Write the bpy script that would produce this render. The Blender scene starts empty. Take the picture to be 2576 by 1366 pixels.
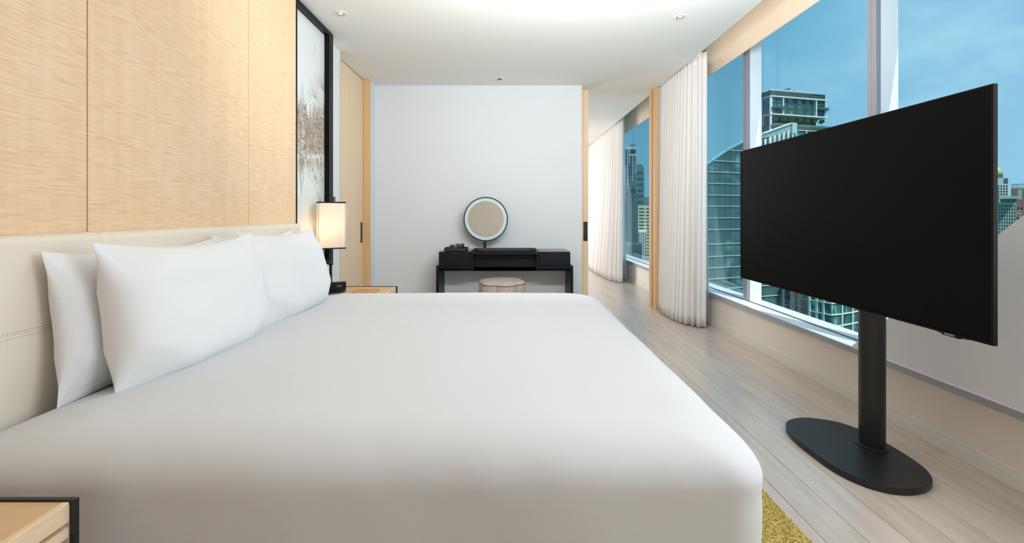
import bpy, bmesh, math, random
from mathutils import Vector, Matrix, noise
random.seed(7)
PI = math.pi
SC = bpy.context.scene
COL = SC.collection
F, CX, CY, H = 1070.0, 1276.0, 538.6, 1.155        # focal length, horizon and eye height of the photograph

# ------------------------------------------------------------------ camera
cam_d = bpy.data.cameras.new('camera'); cam = bpy.data.objects.new('camera', cam_d); COL.objects.link(cam)
cam.location = (0, 0, H); cam.rotation_euler = (PI/2, 0, 0)
cam_d.sensor_width = 36.0; cam_d.lens = 36.0*F/2576
cam_d.shift_x = 12/2576; cam_d.shift_y = -144.4/2576
cam_d.clip_start = 0.05; cam_d.clip_end = 3000
SC.camera = cam
SC.cycles.max_bounces = 7; SC.cycles.glossy_bounces = 3; SC.cycles.transmission_bounces = 4

# ------------------------------------------------------------------ world, lights, exposure
SC.view_settings.view_transform = 'Standard'; SC.view_settings.look = 'None'
SC.view_settings.gamma = 1.0; SC.view_settings.exposure = 0.29
SC.view_settings.use_curve_mapping = False
world = bpy.data.worlds.new('world'); SC.world = world; world.use_nodes = True
nt = world.node_tree; nt.nodes.clear()
def _n(t, **k):
    n = nt.nodes.new(t)
    for a, b in k.items(): setattr(n, a, b)
    return n
wo = _n('ShaderNodeOutputWorld'); bg = _n('ShaderNodeBackground'); tc = _n('ShaderNodeTexCoord')
sep = _n('ShaderNodeSeparateXYZ'); nt.links.new(tc.outputs['Generated'], sep.inputs[0])
azr = _n('ShaderNodeValToRGB'); nt.links.new(sep.outputs['X'], azr.inputs[0])
e = azr.color_ramp.elements
e[0].position = 0.22; e[0].color = (0.09, 0.30, 0.47, 1)
e[1].position = 0.80; e[1].color = (0.34, 0.55, 0.75, 1)
m1 = e.new(0.46); m1.color = (0.14, 0.385, 0.57, 1)
m2 = e.new(0.58); m2.color = (0.235, 0.475, 0.68, 1)
elr = _n('ShaderNodeValToRGB'); nt.links.new(sep.outputs['Z'], elr.inputs[0])
e = elr.color_ramp.elements
e[0].position = 0.0; e[0].color = (0.30, 0.30, 0.30, 1); e[1].position = 0.45; e[1].color = (0, 0, 0, 1)
hz = _n('ShaderNodeMixRGB'); hz.inputs[2].default_value = (0.42, 0.66, 0.76, 1)
nt.links.new(elr.outputs[0], hz.inputs[0]); nt.links.new(azr.outputs[0], hz.inputs[1])
cmap = _n('ShaderNodeMapping'); cmap.inputs['Scale'].default_value = (1, 1, 2.0)
nt.links.new(tc.outputs['Generated'], cmap.inputs[0])
cn = _n('ShaderNodeTexNoise'); cn.inputs['Scale'].default_value = 3.4; cn.inputs['Detail'].default_value = 9; cn.inputs['Roughness'].default_value = 0.55
nt.links.new(cmap.outputs[0], cn.inputs['Vector'])
cr = _n('ShaderNodeValToRGB'); cr.color_ramp.elements[0].position = 0.50; cr.color_ramp.elements[1].position = 0.72
nt.links.new(cn.outputs['Fac'], cr.inputs[0])
cm = _n('ShaderNodeMath', operation='MULTIPLY'); nt.links.new(cr.outputs[0], cm.inputs[0])
cm2 = _n('ShaderNodeMapRange'); cm2.inputs['From Min'].default_value = 0.45; cm2.inputs['From Max'].default_value = 0.75
nt.links.new(sep.outputs['X'], cm2.inputs['Value']); nt.links.new(cm2.outputs[0], cm.inputs[1])
cm3 = _n('ShaderNodeMath', operation='MULTIPLY'); cm3.inputs[1].default_value = 0.75; nt.links.new(cm.outputs[0], cm3.inputs[0])
cl = _n('ShaderNodeMixRGB'); cl.inputs[2].default_value = (0.62, 0.82, 0.92, 1)
nt.links.new(cm3.outputs[0], cl.inputs[0]); nt.links.new(hz.outputs[0], cl.inputs[1])
nt.links.new(cl.outputs[0], bg.inputs['Color']); bg.inputs['Strength'].default_value = 0.93
nt.links.new(bg.outputs[0], wo.inputs['Surface'])

def light(name, kind, loc, rot, energy, color=(1, 1, 1), **k):
    d = bpy.data.lights.new(name, kind); d.energy = energy; d.color = color
    for a, b in k.items(): setattr(d, a, b)
    o = bpy.data.objects.new(name, d); COL.objects.link(o); o.location = loc; o.rotation_euler = rot
    return o
# high sun raking along the facade: it lights the city and just catches the window ledge
sun_dir = Vector((-0.125, 0.47, -0.875))
light('sun', 'SUN', (0, 0, 50), sun_dir.to_track_quat('-Z', 'Y').to_euler(), 5.6, (1.0, 0.84, 0.68), angle=0.01)
# added area light beside the camera, out of view, in place of window daylight
light('window_light_side', 'AREA', (1.98, 0.80, 1.75), (0, PI/2, 0), 33, (0.88, 0.95, 1.0), shape='RECTANGLE', size=1.7, size_y=1.55)
# added area light above the view, brightening the far half of the room
light('wall_washer', 'AREA', (0.5, 1.9, 2.17), (PI/2+math.radians(21), 0, 0), 47, (0.92, 0.97, 1.0), shape='RECTANGLE', size=1.7, size_y=0.2)
# added light hidden in the curtain pocket to brighten the blind
light('cove_strip', 'AREA', (1.872, 2.9, 2.88), (0, -PI/2+math.radians(18), 0), 2.0, (1.0, 0.89, 0.84), shape='RECTANGLE', size=0.05, size_y=3.4)
# unseen area light inside the next room, facing its curtain and window
light('window_light_next_room', 'AREA', (-0.9, 8.6, 1.5), (0, -PI/2, 0), 80, (1.0, 0.98, 0.96), shape='RECTANGLE', size=2.2, size_y=2.6)
# added area light behind the camera, brightening the ceiling
light('uplighter', 'AREA', (1.1, -1.0, 1.5), (PI-math.radians(24), 0, 0), 13, (0.92, 0.97, 1.0), shape='DISK', size=1.4)

# ------------------------------------------------------------------ helpers
def srgb(r, g, b):
    def c(v):
        v /= 255
        return v/12.92 if v <= 0.04045 else ((v+0.055)/1.055)**2.4
    return (c(r), c(g), c(b), 1)
MATS = {}
def mat(name, col, rough=0.6, metal=0.0, spec=0.5, emit=None, estr=0, bump=None, var=None, **k):
    """plain principled material; bump=(scale, strength, stretch) noise relief; var=(scale, amount, stretch) tone variation"""
    m = bpy.data.materials.new(name); m.use_nodes = True; t = m.node_tree
    p = t.nodes['Principled BSDF']
    p.inputs['Base Color'].default_value = col; p.inputs['Roughness'].default_value = rough
    p.inputs['Metallic'].default_value = metal; p.inputs['Specular IOR Level'].default_value = spec
    if emit: p.inputs['Emission Color'].default_value = emit; p.inputs['Emission Strength'].default_value = estr
    for a, b in k.items(): p.inputs[a].default_value = b
    if bump or var:
        co = t.nodes.new('ShaderNodeTexCoord')
    if var:
        mp = t.nodes.new('ShaderNodeMapping'); mp.inputs['Scale'].default_value = var[2]
        t.links.new(co.outputs['Object'], mp.inputs[0])
        n = t.nodes.new('ShaderNodeTexNoise'); n.inputs['Scale'].default_value = var[0]; n.inputs['Detail'].default_value = 4
        t.links.new(mp.outputs[0], n.inputs['Vector'])
        r = t.nodes.new('ShaderNodeValToRGB'); a = var[1]
        r.color_ramp.elements[0].position = 0.3; r.color_ramp.elements[1].position = 0.7
        r.color_ramp.elements[0].color = tuple(c*(1-a) for c in col[:3])+(1,)
        r.color_ramp.elements[1].color = tuple(min(1, c*(1+a)) for c in col[:3])+(1,)
        t.links.new(n.outputs['Fac'], r.inputs[0]); t.links.new(r.outputs[0], p.inputs['Base Color'])
    if bump:
        mp = t.nodes.new('ShaderNodeMapping'); mp.inputs['Scale'].default_value = bump[2]
        t.links.new(co.outputs['Object'], mp.inputs[0])
        n = t.nodes.new('ShaderNodeTexNoise'); n.inputs['Scale'].default_value = bump[0]; n.inputs['Detail'].default_value = 5
        t.links.new(mp.outputs[0], n.inputs['Vector'])
        b = t.nodes.new('ShaderNodeBump'); b.inputs['Strength'].default_value = bump[1]; b.inputs['Distance'].default_value = 0.01
        t.links.new(n.outputs['Fac'], b.inputs['Height']); t.links.new(b.outputs[0], p.inputs['Normal'])
    MATS[name] = m
    return m

def veneer(name, base, dark, light_, ripple=(13, 13, 170), grain=(30, 30, 1.2), rough=0.45, amt=0.62):
    """figured veneer: long vertical grain crossed by short fiddleback ripples"""
    m = bpy.data.materials.new(name); m.use_nodes = True; t = m.node_tree; L = t.links.new
    p = t.nodes['Principled BSDF']; p.inputs['Roughness'].default_value = rough; p.inputs['Specular IOR Level'].default_value = 0.3
    co = t.nodes.new('ShaderNodeTexCoord')
    def nz(scale, det, dist=0.0):
        mp = t.nodes.new('ShaderNodeMapping'); mp.inputs['Scale'].default_value = scale; L(co.outputs['Object'], mp.inputs[0])
        n = t.nodes.new('ShaderNodeTexNoise'); n.inputs['Scale'].default_value = 1.0; n.inputs['Detail'].default_value = det
        n.inputs['Distortion'].default_value = dist
        L(mp.outputs[0], n.inputs['Vector']); return n
    a = nz(ripple, 2, 0.3); b = nz(grain, 5); c = nz(tuple(s*0.12 for s in ripple), 2)
    r1 = t.nodes.new('ShaderNodeValToRGB'); r1.color_ramp.elements[0].position = 0.34; r1.color_ramp.elements[1].position = 0.62
    r1.color_ramp.elements[0].color = dark; r1.color_ramp.elements[1].color = light_
    L(a.outputs['Fac'], r1.inputs[0])
    r2 = t.nodes.new('ShaderNodeValToRGB'); r2.color_ramp.elements[0].position = 0.3; r2.color_ramp.elements[1].position = 0.7
    r2.color_ramp.elements[0].color = dark; r2.color_ramp.elements[1].color = light_
    L(b.outputs['Fac'], r2.inputs[0])
    mm = t.nodes.new('ShaderNodeMapRange'); mm.inputs['From Min'].default_value = 0.35; mm.inputs['From Max'].default_value = 0.65
    mm.inputs['To Min'].default_value = amt*0.25; mm.inputs['To Max'].default_value = amt
    L(c.outputs['Fac'], mm.inputs['Value'])
    m0 = t.nodes.new('ShaderNodeMixRGB'); m0.inputs[0].default_value = 0.30; m0.inputs[1].default_value = base; L(r2.outputs[0], m0.inputs[2])
    m1 = t.nodes.new('ShaderNodeMixRGB'); L(mm.outputs[0], m1.inputs[0]); L(m0.outputs[0], m1.inputs[1]); L(r1.outputs[0], m1.inputs[2])
    L(m1.outputs[0], p.inputs['Base Color'])
    MATS[name] = m
    return m

def glass(name, tint, fres=0.06):
    m = bpy.data.materials.new(name); m.use_nodes = True; t = m.node_tree; t.nodes.clear()
    o = t.nodes.new('ShaderNodeOutputMaterial'); tr = t.nodes.new('ShaderNodeBsdfTransparent'); gl = t.nodes.new('ShaderNodeBsdfGlossy')
    tr.inputs[0].default_value = tint; gl.inputs['Roughness'].default_value = 0.02; gl.inputs[0].default_value = (1, 1, 1, 1)
    lw = t.nodes.new('ShaderNodeLayerWeight'); lw.inputs['Blend'].default_value = 0.12
    ml = t.nodes.new('ShaderNodeMath'); ml.operation = 'MULTIPLY'; ml.inputs[1].default_value = 0.35
    t.links.new(lw.outputs['Fresnel'], ml.inputs[0])
    mx = t.nodes.new('ShaderNodeMixShader'); t.links.new(ml.outputs[0], mx.inputs[0])
    t.links.new(tr.outputs[0], mx.inputs[1]); t.links.new(gl.outputs[0], mx.inputs[2]); t.links.new(mx.outputs[0], o.inputs[0])
    MATS[name] = m
    return m

def sheer_mat(name, col, alpha):
    m = bpy.data.materials.new(name); m.use_nodes = True; t = m.node_tree; t.nodes.clear()
    o = t.nodes.new('ShaderNodeOutputMaterial'); tr = t.nodes.new('ShaderNodeBsdfTransparent')
    df = t.nodes.new('ShaderNodeBsdfDiffuse'); df.inputs[0].default_value = col
    tl = t.nodes.new('ShaderNodeBsdfTranslucent'); tl.inputs[0].default_value = col
    a = t.nodes.new('ShaderNodeAddShader') if False else t.nodes.new('ShaderNodeMixShader'); a.inputs[0].default_value = 0.4
    t.links.new(df.outputs[0], a.inputs[1]); t.links.new(tl.outputs[0], a.inputs[2])
    mx = t.nodes.new('ShaderNodeMixShader'); mx.inputs[0].default_value = alpha
    t.links.new(tr.outputs[0], mx.inputs[1]); t.links.new(a.outputs[0], mx.inputs[2]); t.links.new(mx.outputs[0], o.inputs[0])
    MATS[name] = m
    return m

def box(bm, x0, x1, y0, y1, z0, z1):
    v = [bm.verts.new(p) for p in ((x0,y0,z0),(x1,y0,z0),(x1,y1,z0),(x0,y1,z0),(x0,y0,z1),(x1,y0,z1),(x1,y1,z1),(x0,y1,z1))]
    for q in ((0,3,2,1),(4,5,6,7),(0,1,5,4),(1,2,6,5),(2,3,7,6),(3,0,4,7)): bm.faces.new([v[i] for i in q])
    return v
def prism(bm, pts, z0, z1):
    a = [bm.verts.new((x, y, z0)) for x, y in pts]; b = [bm.verts.new((x, y, z1)) for x, y in pts]
    n = len(pts)
    bm.faces.new(a[::-1]); bm.faces.new(b)
    for i in range(n): bm.faces.new((a[i], a[(i+1) % n], b[(i+1) % n], b[i]))
def lathe(bm, cx, cy, prof, n=32):
    rings = []
    for r, z in prof:
        rings.append([bm.verts.new((cx+r*math.cos(2*PI*i/n), cy+r*math.sin(2*PI*i/n), z)) for i in range(n)] if r > 1e-6 else [bm.verts.new((cx, cy, z))])
    for a, b in zip(rings, rings[1:]):
        for i in range(n):
            j = (i+1) % n
            if len(a) == 1 and len(b) == 1: break
            if len(a) == 1: bm.faces.new((a[0], b[j], b[i]))
            elif len(b) == 1: bm.faces.new((a[i], a[j], b[0]))
            else: bm.faces.new((a[i], a[j], b[j], b[i]))
def loops(bm, rings, cap0=True, cap1=True):
    """skin a list of closed rings of 3-D points"""
    R = [[bm.verts.new(p) for p in r] for r in rings]; n = len(R[0])
    for a, b in zip(R, R[1:]):
        for i in range(n): bm.faces.new((a[i], a[(i+1) % n], b[(i+1) % n], b[i]))
    if cap0: bm.faces.new(R[0][::-1])
    if cap1: bm.faces.new(R[-1])
    return R
def bar(bm, a, b, w, d=None):
    """square bar from a to b"""
    a = Vector(a); b = Vector(b); d = d or w; t = (b-a).normalized()
    up = Vector((0, 0, 1)) if abs(t.z) < 0.95 else Vector((0, 1, 0))
    s = t.cross(up).normalized()*w/2; u = s.normalized().cross(t).normalized()*d/2
    loops(bm, [[a-s-u, a+s-u, a+s+u, a-s+u], [b-s-u, b+s-u, b+s+u, b-s+u]])

def wloc(o):
    v = Vector((0, 0, 0))
    while o is not None: v = v + o.location; o = o.parent
    return v
def mk(name, bm, m, parent=None, smooth=35, bevel=0, seg=2, own=False, **props):
    """link a bmesh given in world coordinates as ONE object under parent"""
    if bevel:
        bmesh.ops.bevel(bm, geom=[e for e in bm.edges], offset=bevel, segments=seg, profile=0.7, affect='EDGES', clamp_overlap=True)
    bmesh.ops.recalc_face_normals(bm, faces=bm.faces)
    if parent is None or own:
        xs = [v.co for v in bm.verts]
        lo = [min(c[i] for c in xs) for i in range(3)]; hi = [max(c[i] for c in xs) for i in range(3)]
        org = Vector(((lo[0]+hi[0])/2, (lo[1]+hi[1])/2, lo[2]))
    else: org = wloc(parent)
    bmesh.ops.translate(bm, verts=bm.verts, vec=-org)
    me = bpy.data.meshes.new(name); bm.to_mesh(me); bm.free()
    if smooth is not None:
        for p in me.polygons: p.use_smooth = True
        if smooth < 179: me.set_sharp_from_angle(angle=math.radians(smooth))
    me.materials.append(m)
    o = bpy.data.objects.new(name, me); COL.objects.link(o)
    if parent is not None:
        o.parent = parent; o.location = org - wloc(parent)
    else: o.location = org
    for a, b in props.items(): o[a] = b
    return o
def NB(): return bmesh.new()
def boxo(name, b, m, parent=None, bevel=0, seg=2, own=False, **props):
    bm = NB(); box(bm, *b); return mk(name, bm, m, parent, bevel=bevel, seg=seg, own=own, **props)
def inst(src, loc, parent, rz=None, scale=None, name=None):
    """a piece sharing src's mesh, at world location loc"""
    o = bpy.data.objects.new(name or src.name.split('.')[0], src.data); COL.objects.link(o)
    o.parent = parent; o.location = Vector(loc) - (wloc(parent) if parent else Vector())
    if rz is not None: o.rotation_euler = (0, 0, rz)
    if scale: o.scale = scale
    return o
def thing(name, label, cat, loc, group=None):
    o = bpy.data.objects.new(name, None); COL.objects.link(o); o.location = loc
    o.empty_display_size = 0.1
    o['label'] = label; o['category'] = cat
    if group: o['group'] = group
    return o
def tag(o, label, cat, group=None):
    o['label'] = label; o['category'] = cat
    if group: o['group'] = group
    return o
def struct(o, label=None):
    o['kind'] = 'structure'
    if label: o['label'] = label
    return o
def sempty(name, loc, label=None):
    o = bpy.data.objects.new(name, None); COL.objects.link(o); o.location = loc; o.empty_display_size = 0.1
    return struct(o, label)
def text(name, s, M, size, m, parent, extrude=0.0004, shear=0.0, bold=0.0):
    c = bpy.data.curves.new(name, 'FONT'); c.body = s; c.size = size; c.extrude = extrude; c.align_x = 'CENTER'; c.align_y = 'CENTER'
    c.shear = shear; c.offset = bold
    tmp = bpy.data.objects.new(name, c); COL.objects.link(tmp)
    me = bpy.data.meshes.new_from_object(tmp); bpy.data.objects.remove(tmp); bpy.data.curves.remove(c)
    me.transform(M); me.transform(Matrix.Translation(-wloc(parent)))
    me.materials.clear(); me.materials.append(m); me.name = name
    o = bpy.data.objects.new(name, me); COL.objects.link(o); o.parent = parent
    return o
def frame_M(origin, xa, ya, za):
    M = Matrix((xa, ya, za)).transposed().to_4x4(); M.translation = origin
    return M
def P(px, py, Y):                                # a far point from its direction and distance
    return Vector(((px-CX)*Y/F, Y, H-(py-CY)*Y/F))

# ------------------------------------------------------------------ materials
W = (1, 1, 1)
mat('ceiling_paint', srgb(240, 238, 233), 0.8, spec=0.2)
mat('wall_paint', srgb(226, 228, 230), 0.75, spec=0.2)
mat('dado_paint', srgb(238, 229, 219), 0.7, spec=0.2, bump=(120, 0.05, W))
mat('brace_paint', srgb(236, 235, 240), 0.7, spec=0.2)
mat('white_trim', srgb(232, 228, 222), 0.5, spec=0.3)
veneer('anigre', srgb(240, 208, 170), srgb(222, 182, 138), srgb(248, 220, 186))
veneer('anigre_edge', srgb(226, 184, 136), srgb(208, 162, 112), srgb(236, 198, 152), amt=0.2)
veneer('anigre_pale', srgb(238, 212, 180), srgb(222, 190, 152), srgb(246, 224, 196), amt=0.35)
veneer('anigre_table', srgb(214, 178, 138), srgb(196, 156, 114), srgb(226, 192, 152), ripple=(3, 40, 40), grain=(2, 40, 40), amt=0.3)
mat('dark_gap', srgb(90, 66, 44), 0.9)
mat('leather', srgb(236, 225, 208), 0.5, spec=0.35, bump=(400, 0.12, W), var=(3, 0.02, W))
mat('stitch', srgb(170, 156, 136), 0.8)
mat('linen', srgb(236, 236, 237), 0.85, spec=0.15, bump=(7, 0.15, W), **{'Sheen Weight': 0.15})
mat('duvet_cotton', srgb(217, 218, 221), 0.85, spec=0.15, bump=(7, 0.12, W), **{'Sheen Weight': 0.1})
mat('mattress_cloth', srgb(225, 225, 225), 0.9)
mat('black_lacquer', srgb(13, 16, 24), 0.42, spec=0.3)
mat('black_gloss', srgb(14, 17, 24), 0.18, spec=0.6)
mat('black_metal', srgb(24, 25, 26), 0.38, spec=0.5, bump=(900, 0.1, W))
mat('art_frame_black', srgb(12, 13, 16), 0.3, spec=0.15)
mat('art_glass', srgb(224, 228, 226), 0.25, spec=0.5, var=(1.2, 0.04, W))
mat('ink_violet', srgb(140, 130, 140), 0.7)
mat('ink_ochre', srgb(206, 180, 132), 0.7)
mat('ink_wash', srgb(214, 196, 174), 0.7)
mat('ink_rust', srgb(190, 150, 118), 0.7)

mat('shade_seam', srgb(190, 190, 200), 0.8)
mat('shade_trim', srgb(10, 12, 28), 0.8)
mat('lamp_metal', srgb(44, 46, 50), 0.3, metal=0.7)
mat('bulb', srgb(255, 240, 210), 0.4, emit=(1.0, 0.80, 0.55, 1), estr=1.0)
mat('screen', (0.0012, 0.0012, 0.0013, 1), 0.4, spec=0.09)
mat('tv_bezel', srgb(26, 24, 22), 0.65, spec=0.08)
mat('logo_silver', srgb(190, 190, 190), 0.4, metal=0.3)
mat('mirror', (0.92, 0.92, 0.88, 1), 0.02, metal=1.0)
mat('frosted_ring', srgb(206, 222, 224), 0.4)
mat('brown_tray', srgb(58, 48, 44), 0.4, bump=(80, 0.1, (1, 1, 8)))
mat('jar_glass', srgb(22, 34, 34), 0.08, spec=0.8)
mat('jar_band', srgb(150, 110, 70), 0.3, metal=0.8)
mat('stool_linen', srgb(196, 178, 166), 0.9, bump=(260, 0.5, (1, 1, 0.3)), var=(60, 0.08, (1, 1, 0.2)))
mat('piping_grey', srgb(92, 92, 100), 0.8)
mat('curtain_cloth', srgb(232, 228, 225), 0.95, spec=0.05)
sheer_mat('shade_cloth', srgb(250, 240, 228), 1.0)
sheer_mat('sheer_cloth', srgb(236, 238, 242), 0.72)
sheer_mat('blind_cloth', srgb(255, 238, 218), 0.985)
mat('aluminium', srgb(156, 154, 162), 0.4, metal=0.25)
mat('aluminium_dark', srgb(112, 112, 118), 0.4, metal=0.3)
mat('white_metal', srgb(234, 238, 244), 0.25, spec=0.6)
mat('sill_metal', srgb(236, 241, 246), 0.3, spec=0.5)
mat('sill_nose', srgb(168, 168, 178), 0.45, metal=0.1)
glass('window_glass', (0.84, 0.95, 0.965, 1))
mat('lamp_trim_white', srgb(228, 228, 224), 0.5)
mat('lamp_brass', srgb(200, 150, 90), 0.3, metal=0.7)
mat('lamp_glow', srgb(255, 220, 170), 0.4, emit=(1.0, 0.66, 0.30, 1), estr=1.3)
mat('lamp_dark', srgb(60, 48, 42), 0.5)
mat('rug_mustard', srgb(240, 212, 124), 1.0, spec=0.02, bump=(260, 1.0, W), var=(120, 0.16, W))
mat('socket_grey', srgb(70, 70, 74), 0.4)
mat('groove', srgb(150, 112, 76), 0.8)
mat('grey_track', srgb(150, 146, 142), 0.5)
mat('wood_tray', srgb(206, 160, 104), 0.5)
# oak planks: tone differs per plank, grain along y
def plank_mat():
    m = bpy.data.materials.new('oak_plank'); m.use_nodes = True; t = m.node_tree; L = t.links.new
    p = t.nodes['Principled BSDF']; p.inputs['Roughness'].default_value = 0.30; p.inputs['Specular IOR Level'].default_value = 0.85
    p.inputs['Coat Weight'].default_value = 0.6; p.inputs['Coat Roughness'].default_value = 0.22
    co = t.nodes.new('ShaderNodeTexCoord'); oi = t.nodes.new('ShaderNodeObjectInfo')
    ad = t.nodes.new('ShaderNodeVectorMath'); ad.operation = 'ADD'
    cb = t.nodes.new('ShaderNodeCombineXYZ'); ml = t.nodes.new('ShaderNodeMath'); ml.operation = 'MULTIPLY'; ml.inputs[1].default_value = 40
    L(oi.outputs['Random'], ml.inputs[0]); L(ml.outputs[0], cb.inputs[1]); L(co.outputs['Object'], ad.inputs[0]); L(cb.outputs[0], ad.inputs[1])
    mp = t.nodes.new('ShaderNodeMapping'); mp.inputs['Scale'].default_value = (14, 1.3, 1); L(ad.outputs[0], mp.inputs[0])
    n = t.nodes.new('ShaderNodeTexNoise'); n.inputs['Scale'].default_value = 1; n.inputs['Detail'].default_value = 7; n.inputs['Distortion'].default_value = 1.6
    L(mp.outputs[0], n.inputs['Vector'])
    mp2 = t.nodes.new('ShaderNodeMapping'); mp2.inputs['Scale'].default_value = (300, 9, 1); L(ad.outputs[0], mp2.inputs[0])
    n2 = t.nodes.new('ShaderNodeTexNoise'); n2.inputs['Scale'].default_value = 1; n2.inputs['Detail'].default_value = 3
    L(mp2.outputs[0], n2.inputs['Vector'])
    r = t.nodes.new('ShaderNodeValToRGB'); r.color_ramp.elements[0].position = 0.36; r.color_ramp.elements[1].position = 0.58
    r.color_ramp.elements[0].color = srgb(196, 181, 168); r.color_ramp.elements[1].color = srgb(210, 195, 182)
    L(n.outputs['Fac'], r.inputs[0])
    v = t.nodes.new('ShaderNodeMapRange'); v.inputs['To Min'].default_value = 0.93; v.inputs['To Max'].default_value = 1.05; L(oi.outputs['Random'], v.inputs['Value'])
    v2 = t.nodes.new('ShaderNodeMapRange'); v2.inputs['From Min'].default_value = 0.3; v2.inputs['From Max'].default_value = 0.7
    v2.inputs['To Min'].default_value = 0.97; v2.inputs['To Max'].default_value = 1.02; L(n2.outputs['Fac'], v2.inputs['Value'])
    mm = t.nodes.new('ShaderNodeMath'); mm.operation = 'MULTIPLY'; L(v.outputs[0], mm.inputs[0]); L(v2.outputs[0], mm.inputs[1])
    mx = t.nodes.new('ShaderNodeVectorMath'); mx.operation = 'SCALE'; L(r.outputs[0], mx.inputs[0]); L(mm.outputs[0], mx.inputs['Scale'])
    L(mx.outputs[0], p.inputs['Base Color'])
    b = t.nodes.new('ShaderNodeBump'); b.inputs['Strength'].default_value = 0.06; b.inputs['Distance'].default_value = 0.01
    L(n2.outputs['Fac'], b.inputs['Height']); L(b.outputs[0], p.inputs['Normal'])
    MATS['oak_plank'] = m
plank_mat()
# city materials
mat('tower_frame', srgb(150, 190, 200), 0.5, spec=0.4)
def pane_mat(name, a, b, c, scale=(0.10, 0.10, 0.16), rough=0.25):
    """far window glass: dark tone broken by blotchy curtains and interior shapes, different per pane"""
    m = bpy.data.materials.new(name); m.use_nodes = True; t = m.node_tree; L = t.links.new
    p = t.nodes['Principled BSDF']; p.inputs['Roughness'].default_value = rough; p.inputs['Specular IOR Level'].default_value = 0.15
    g = t.nodes.new('ShaderNodeNewGeometry'); mp = t.nodes.new('ShaderNodeMapping'); mp.inputs['Scale'].default_value = scale; L(g.outputs['Position'], mp.inputs[0])
    n = t.nodes.new('ShaderNodeTexNoise'); n.inputs['Scale'].default_value = 1; n.inputs['Detail'].default_value = 2; n.inputs['Distortion'].default_value = 1.5
    L(mp.outputs[0], n.inputs['Vector'])
    r = t.nodes.new('ShaderNodeValToRGB'); el = r.color_ramp.elements
    el[0].position = 0.35; el[0].color = a; el[1].position = 0.74; el[1].color = c
    k = el.new(0.6); k.color = b
    L(n.outputs['Fac'], r.inputs[0]); L(r.outputs[0], p.inputs['Base Color'])
    MATS[name] = m
    return m
pane_mat('green_pane', srgb(44, 76, 76), srgb(58, 96, 94), srgb(112, 152, 148))
pane_mat('green_pane_busy', srgb(40, 72, 74), srgb(66, 110, 110), srgb(150, 196, 196), scale=(0.5, 0.5, 0.14))
pane_mat('blue_pane', srgb(40, 84, 96), srgb(56, 112, 128), srgb(110, 168, 180), scale=(0.12, 0.12, 0.2))
mat('spandrel', srgb(150, 186, 190), 0.6)
mat('slab_white', srgb(206, 214, 208), 0.7)
mat('facade_dark', srgb(50, 68, 72), 0.7)
mat('facade_darker', srgb(44, 66, 72), 0.7)
mat('facade_blue', srgb(76, 112, 118), 0.7, var=(0.2, 0.1, W))
mat('facade_teal', srgb(70, 104, 106), 0.7, var=(0.1, 0.1, W))
mat('facade_cream', srgb(190, 196, 160), 0.8)
mat('facade_white', srgb(214, 218, 216), 0.8)
mat('facade_grey', srgb(168, 178, 168), 0.8)
mat('facade_brown', srgb(146, 114, 112), 0.8)
mat('dome_green', srgb(150, 166, 120), 0.5)
mat('canopy_metal', srgb(150, 176, 180), 0.4, var=(0.3, 0.08, W))
mat('far_window', srgb(40, 66, 70), 0.5, spec=0.15)
mat('leaf', srgb(84, 140, 72), 0.9, var=(1.6, 0.4, W))
mat('bark', srgb(80, 70, 60), 0.9)
mat('city_ground', srgb(70, 96, 92), 0.9, var=(0.02, 0.35, W))
mat('city_roof', srgb(96, 122, 120), 0.9)

CEIL = 2.703
# ================================================================== SETTING
# ---- floor with planks
PW = 0.15; XK = 1.124
fl = sempty('floor', (0.3, 4.0, 0), 'pale greyish oak plank floor running toward the far room')
bm = NB(); box(bm, -2.2, 2.40, -2.7, 11.2, -0.14, -0.0135); mk('underlay', bm, MATS['dark_gap'], fl, smooth=None)
bm = NB(); L0 = 1.84
v = box(bm, 0.0011, PW-0.0011, 0.0011, L0-0.0011, -0.014, 0.0)
bmesh.ops.bevel(bm, geom=[e for e in bm.edges if all(abs(q.co.z) < 1e-6 for q in e.verts)], offset=0.0011, segments=1, affect='EDGES')
bm2 = bm.copy(); plank0 = None
me = bpy.data.meshes.new('plank'); bm.to_mesh(me); bm.free(); bm2.free(); me.materials.append(MATS['oak_plank'])
known = {-1: 1.662, 1: 1.853, 2: 4.67, 3: 4.143, 5: 2.144, 0: 2.9, 4: 3.2, 6: 3.9}
for k in range(-20, 8):
    x = XK + k*PW
    if x < -2.1 or x > 2.15: continue
    off = known.get(k, random.uniform(0, L0))
    y = off
    while y > -2.6: y -= L0
    while y < 10.9:
        if x > 0.25 or y < 6.0:
            o = bpy.data.objects.new('plank', me); COL.objects.link(o); o.parent = fl; o.location = Vector((x, y, 0)) - fl.location
        y += L0

# ---- ceiling (main sheet stops short of the windows: curtain pocket)
c = sempty('ceiling', (0, 3, CEIL), 'smooth off-white ceiling with a curtain pocket along the windows')
bm = NB(); box(bm, -2.1, 1.842, -2.7, 5.27, CEIL, CEIL+0.12); box(bm, -2.1, 1.842, 5.285, 8.47, CEIL, CEIL+0.12); box(bm, -2.1, 1.842, 8.485, 11.2, CEIL, CEIL+0.12)
mk('plasterboard', bm, MATS['ceiling_paint'], c, smooth=None)
boxo('sliding_track', (-2.0, 1.842, 5.262, 5.293, CEIL+0.004, CEIL+0.06), MATS['grey_track'], c)
boxo('joint_strip', (-2.0, 1.842, 8.465, 8.49, CEIL+0.003, CEIL+0.06), MATS['grey_track'], c)
boxo('pocket_top', (1.842, 2.26, -2.7, 11.2, 3.02, 3.1), MATS['ceiling_paint'], c)
boxo('pocket_side', (1.826, 1.842, -2.7, 11.2, CEIL+0.12, 3.1), MATS['ceiling_paint'], c)
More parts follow.
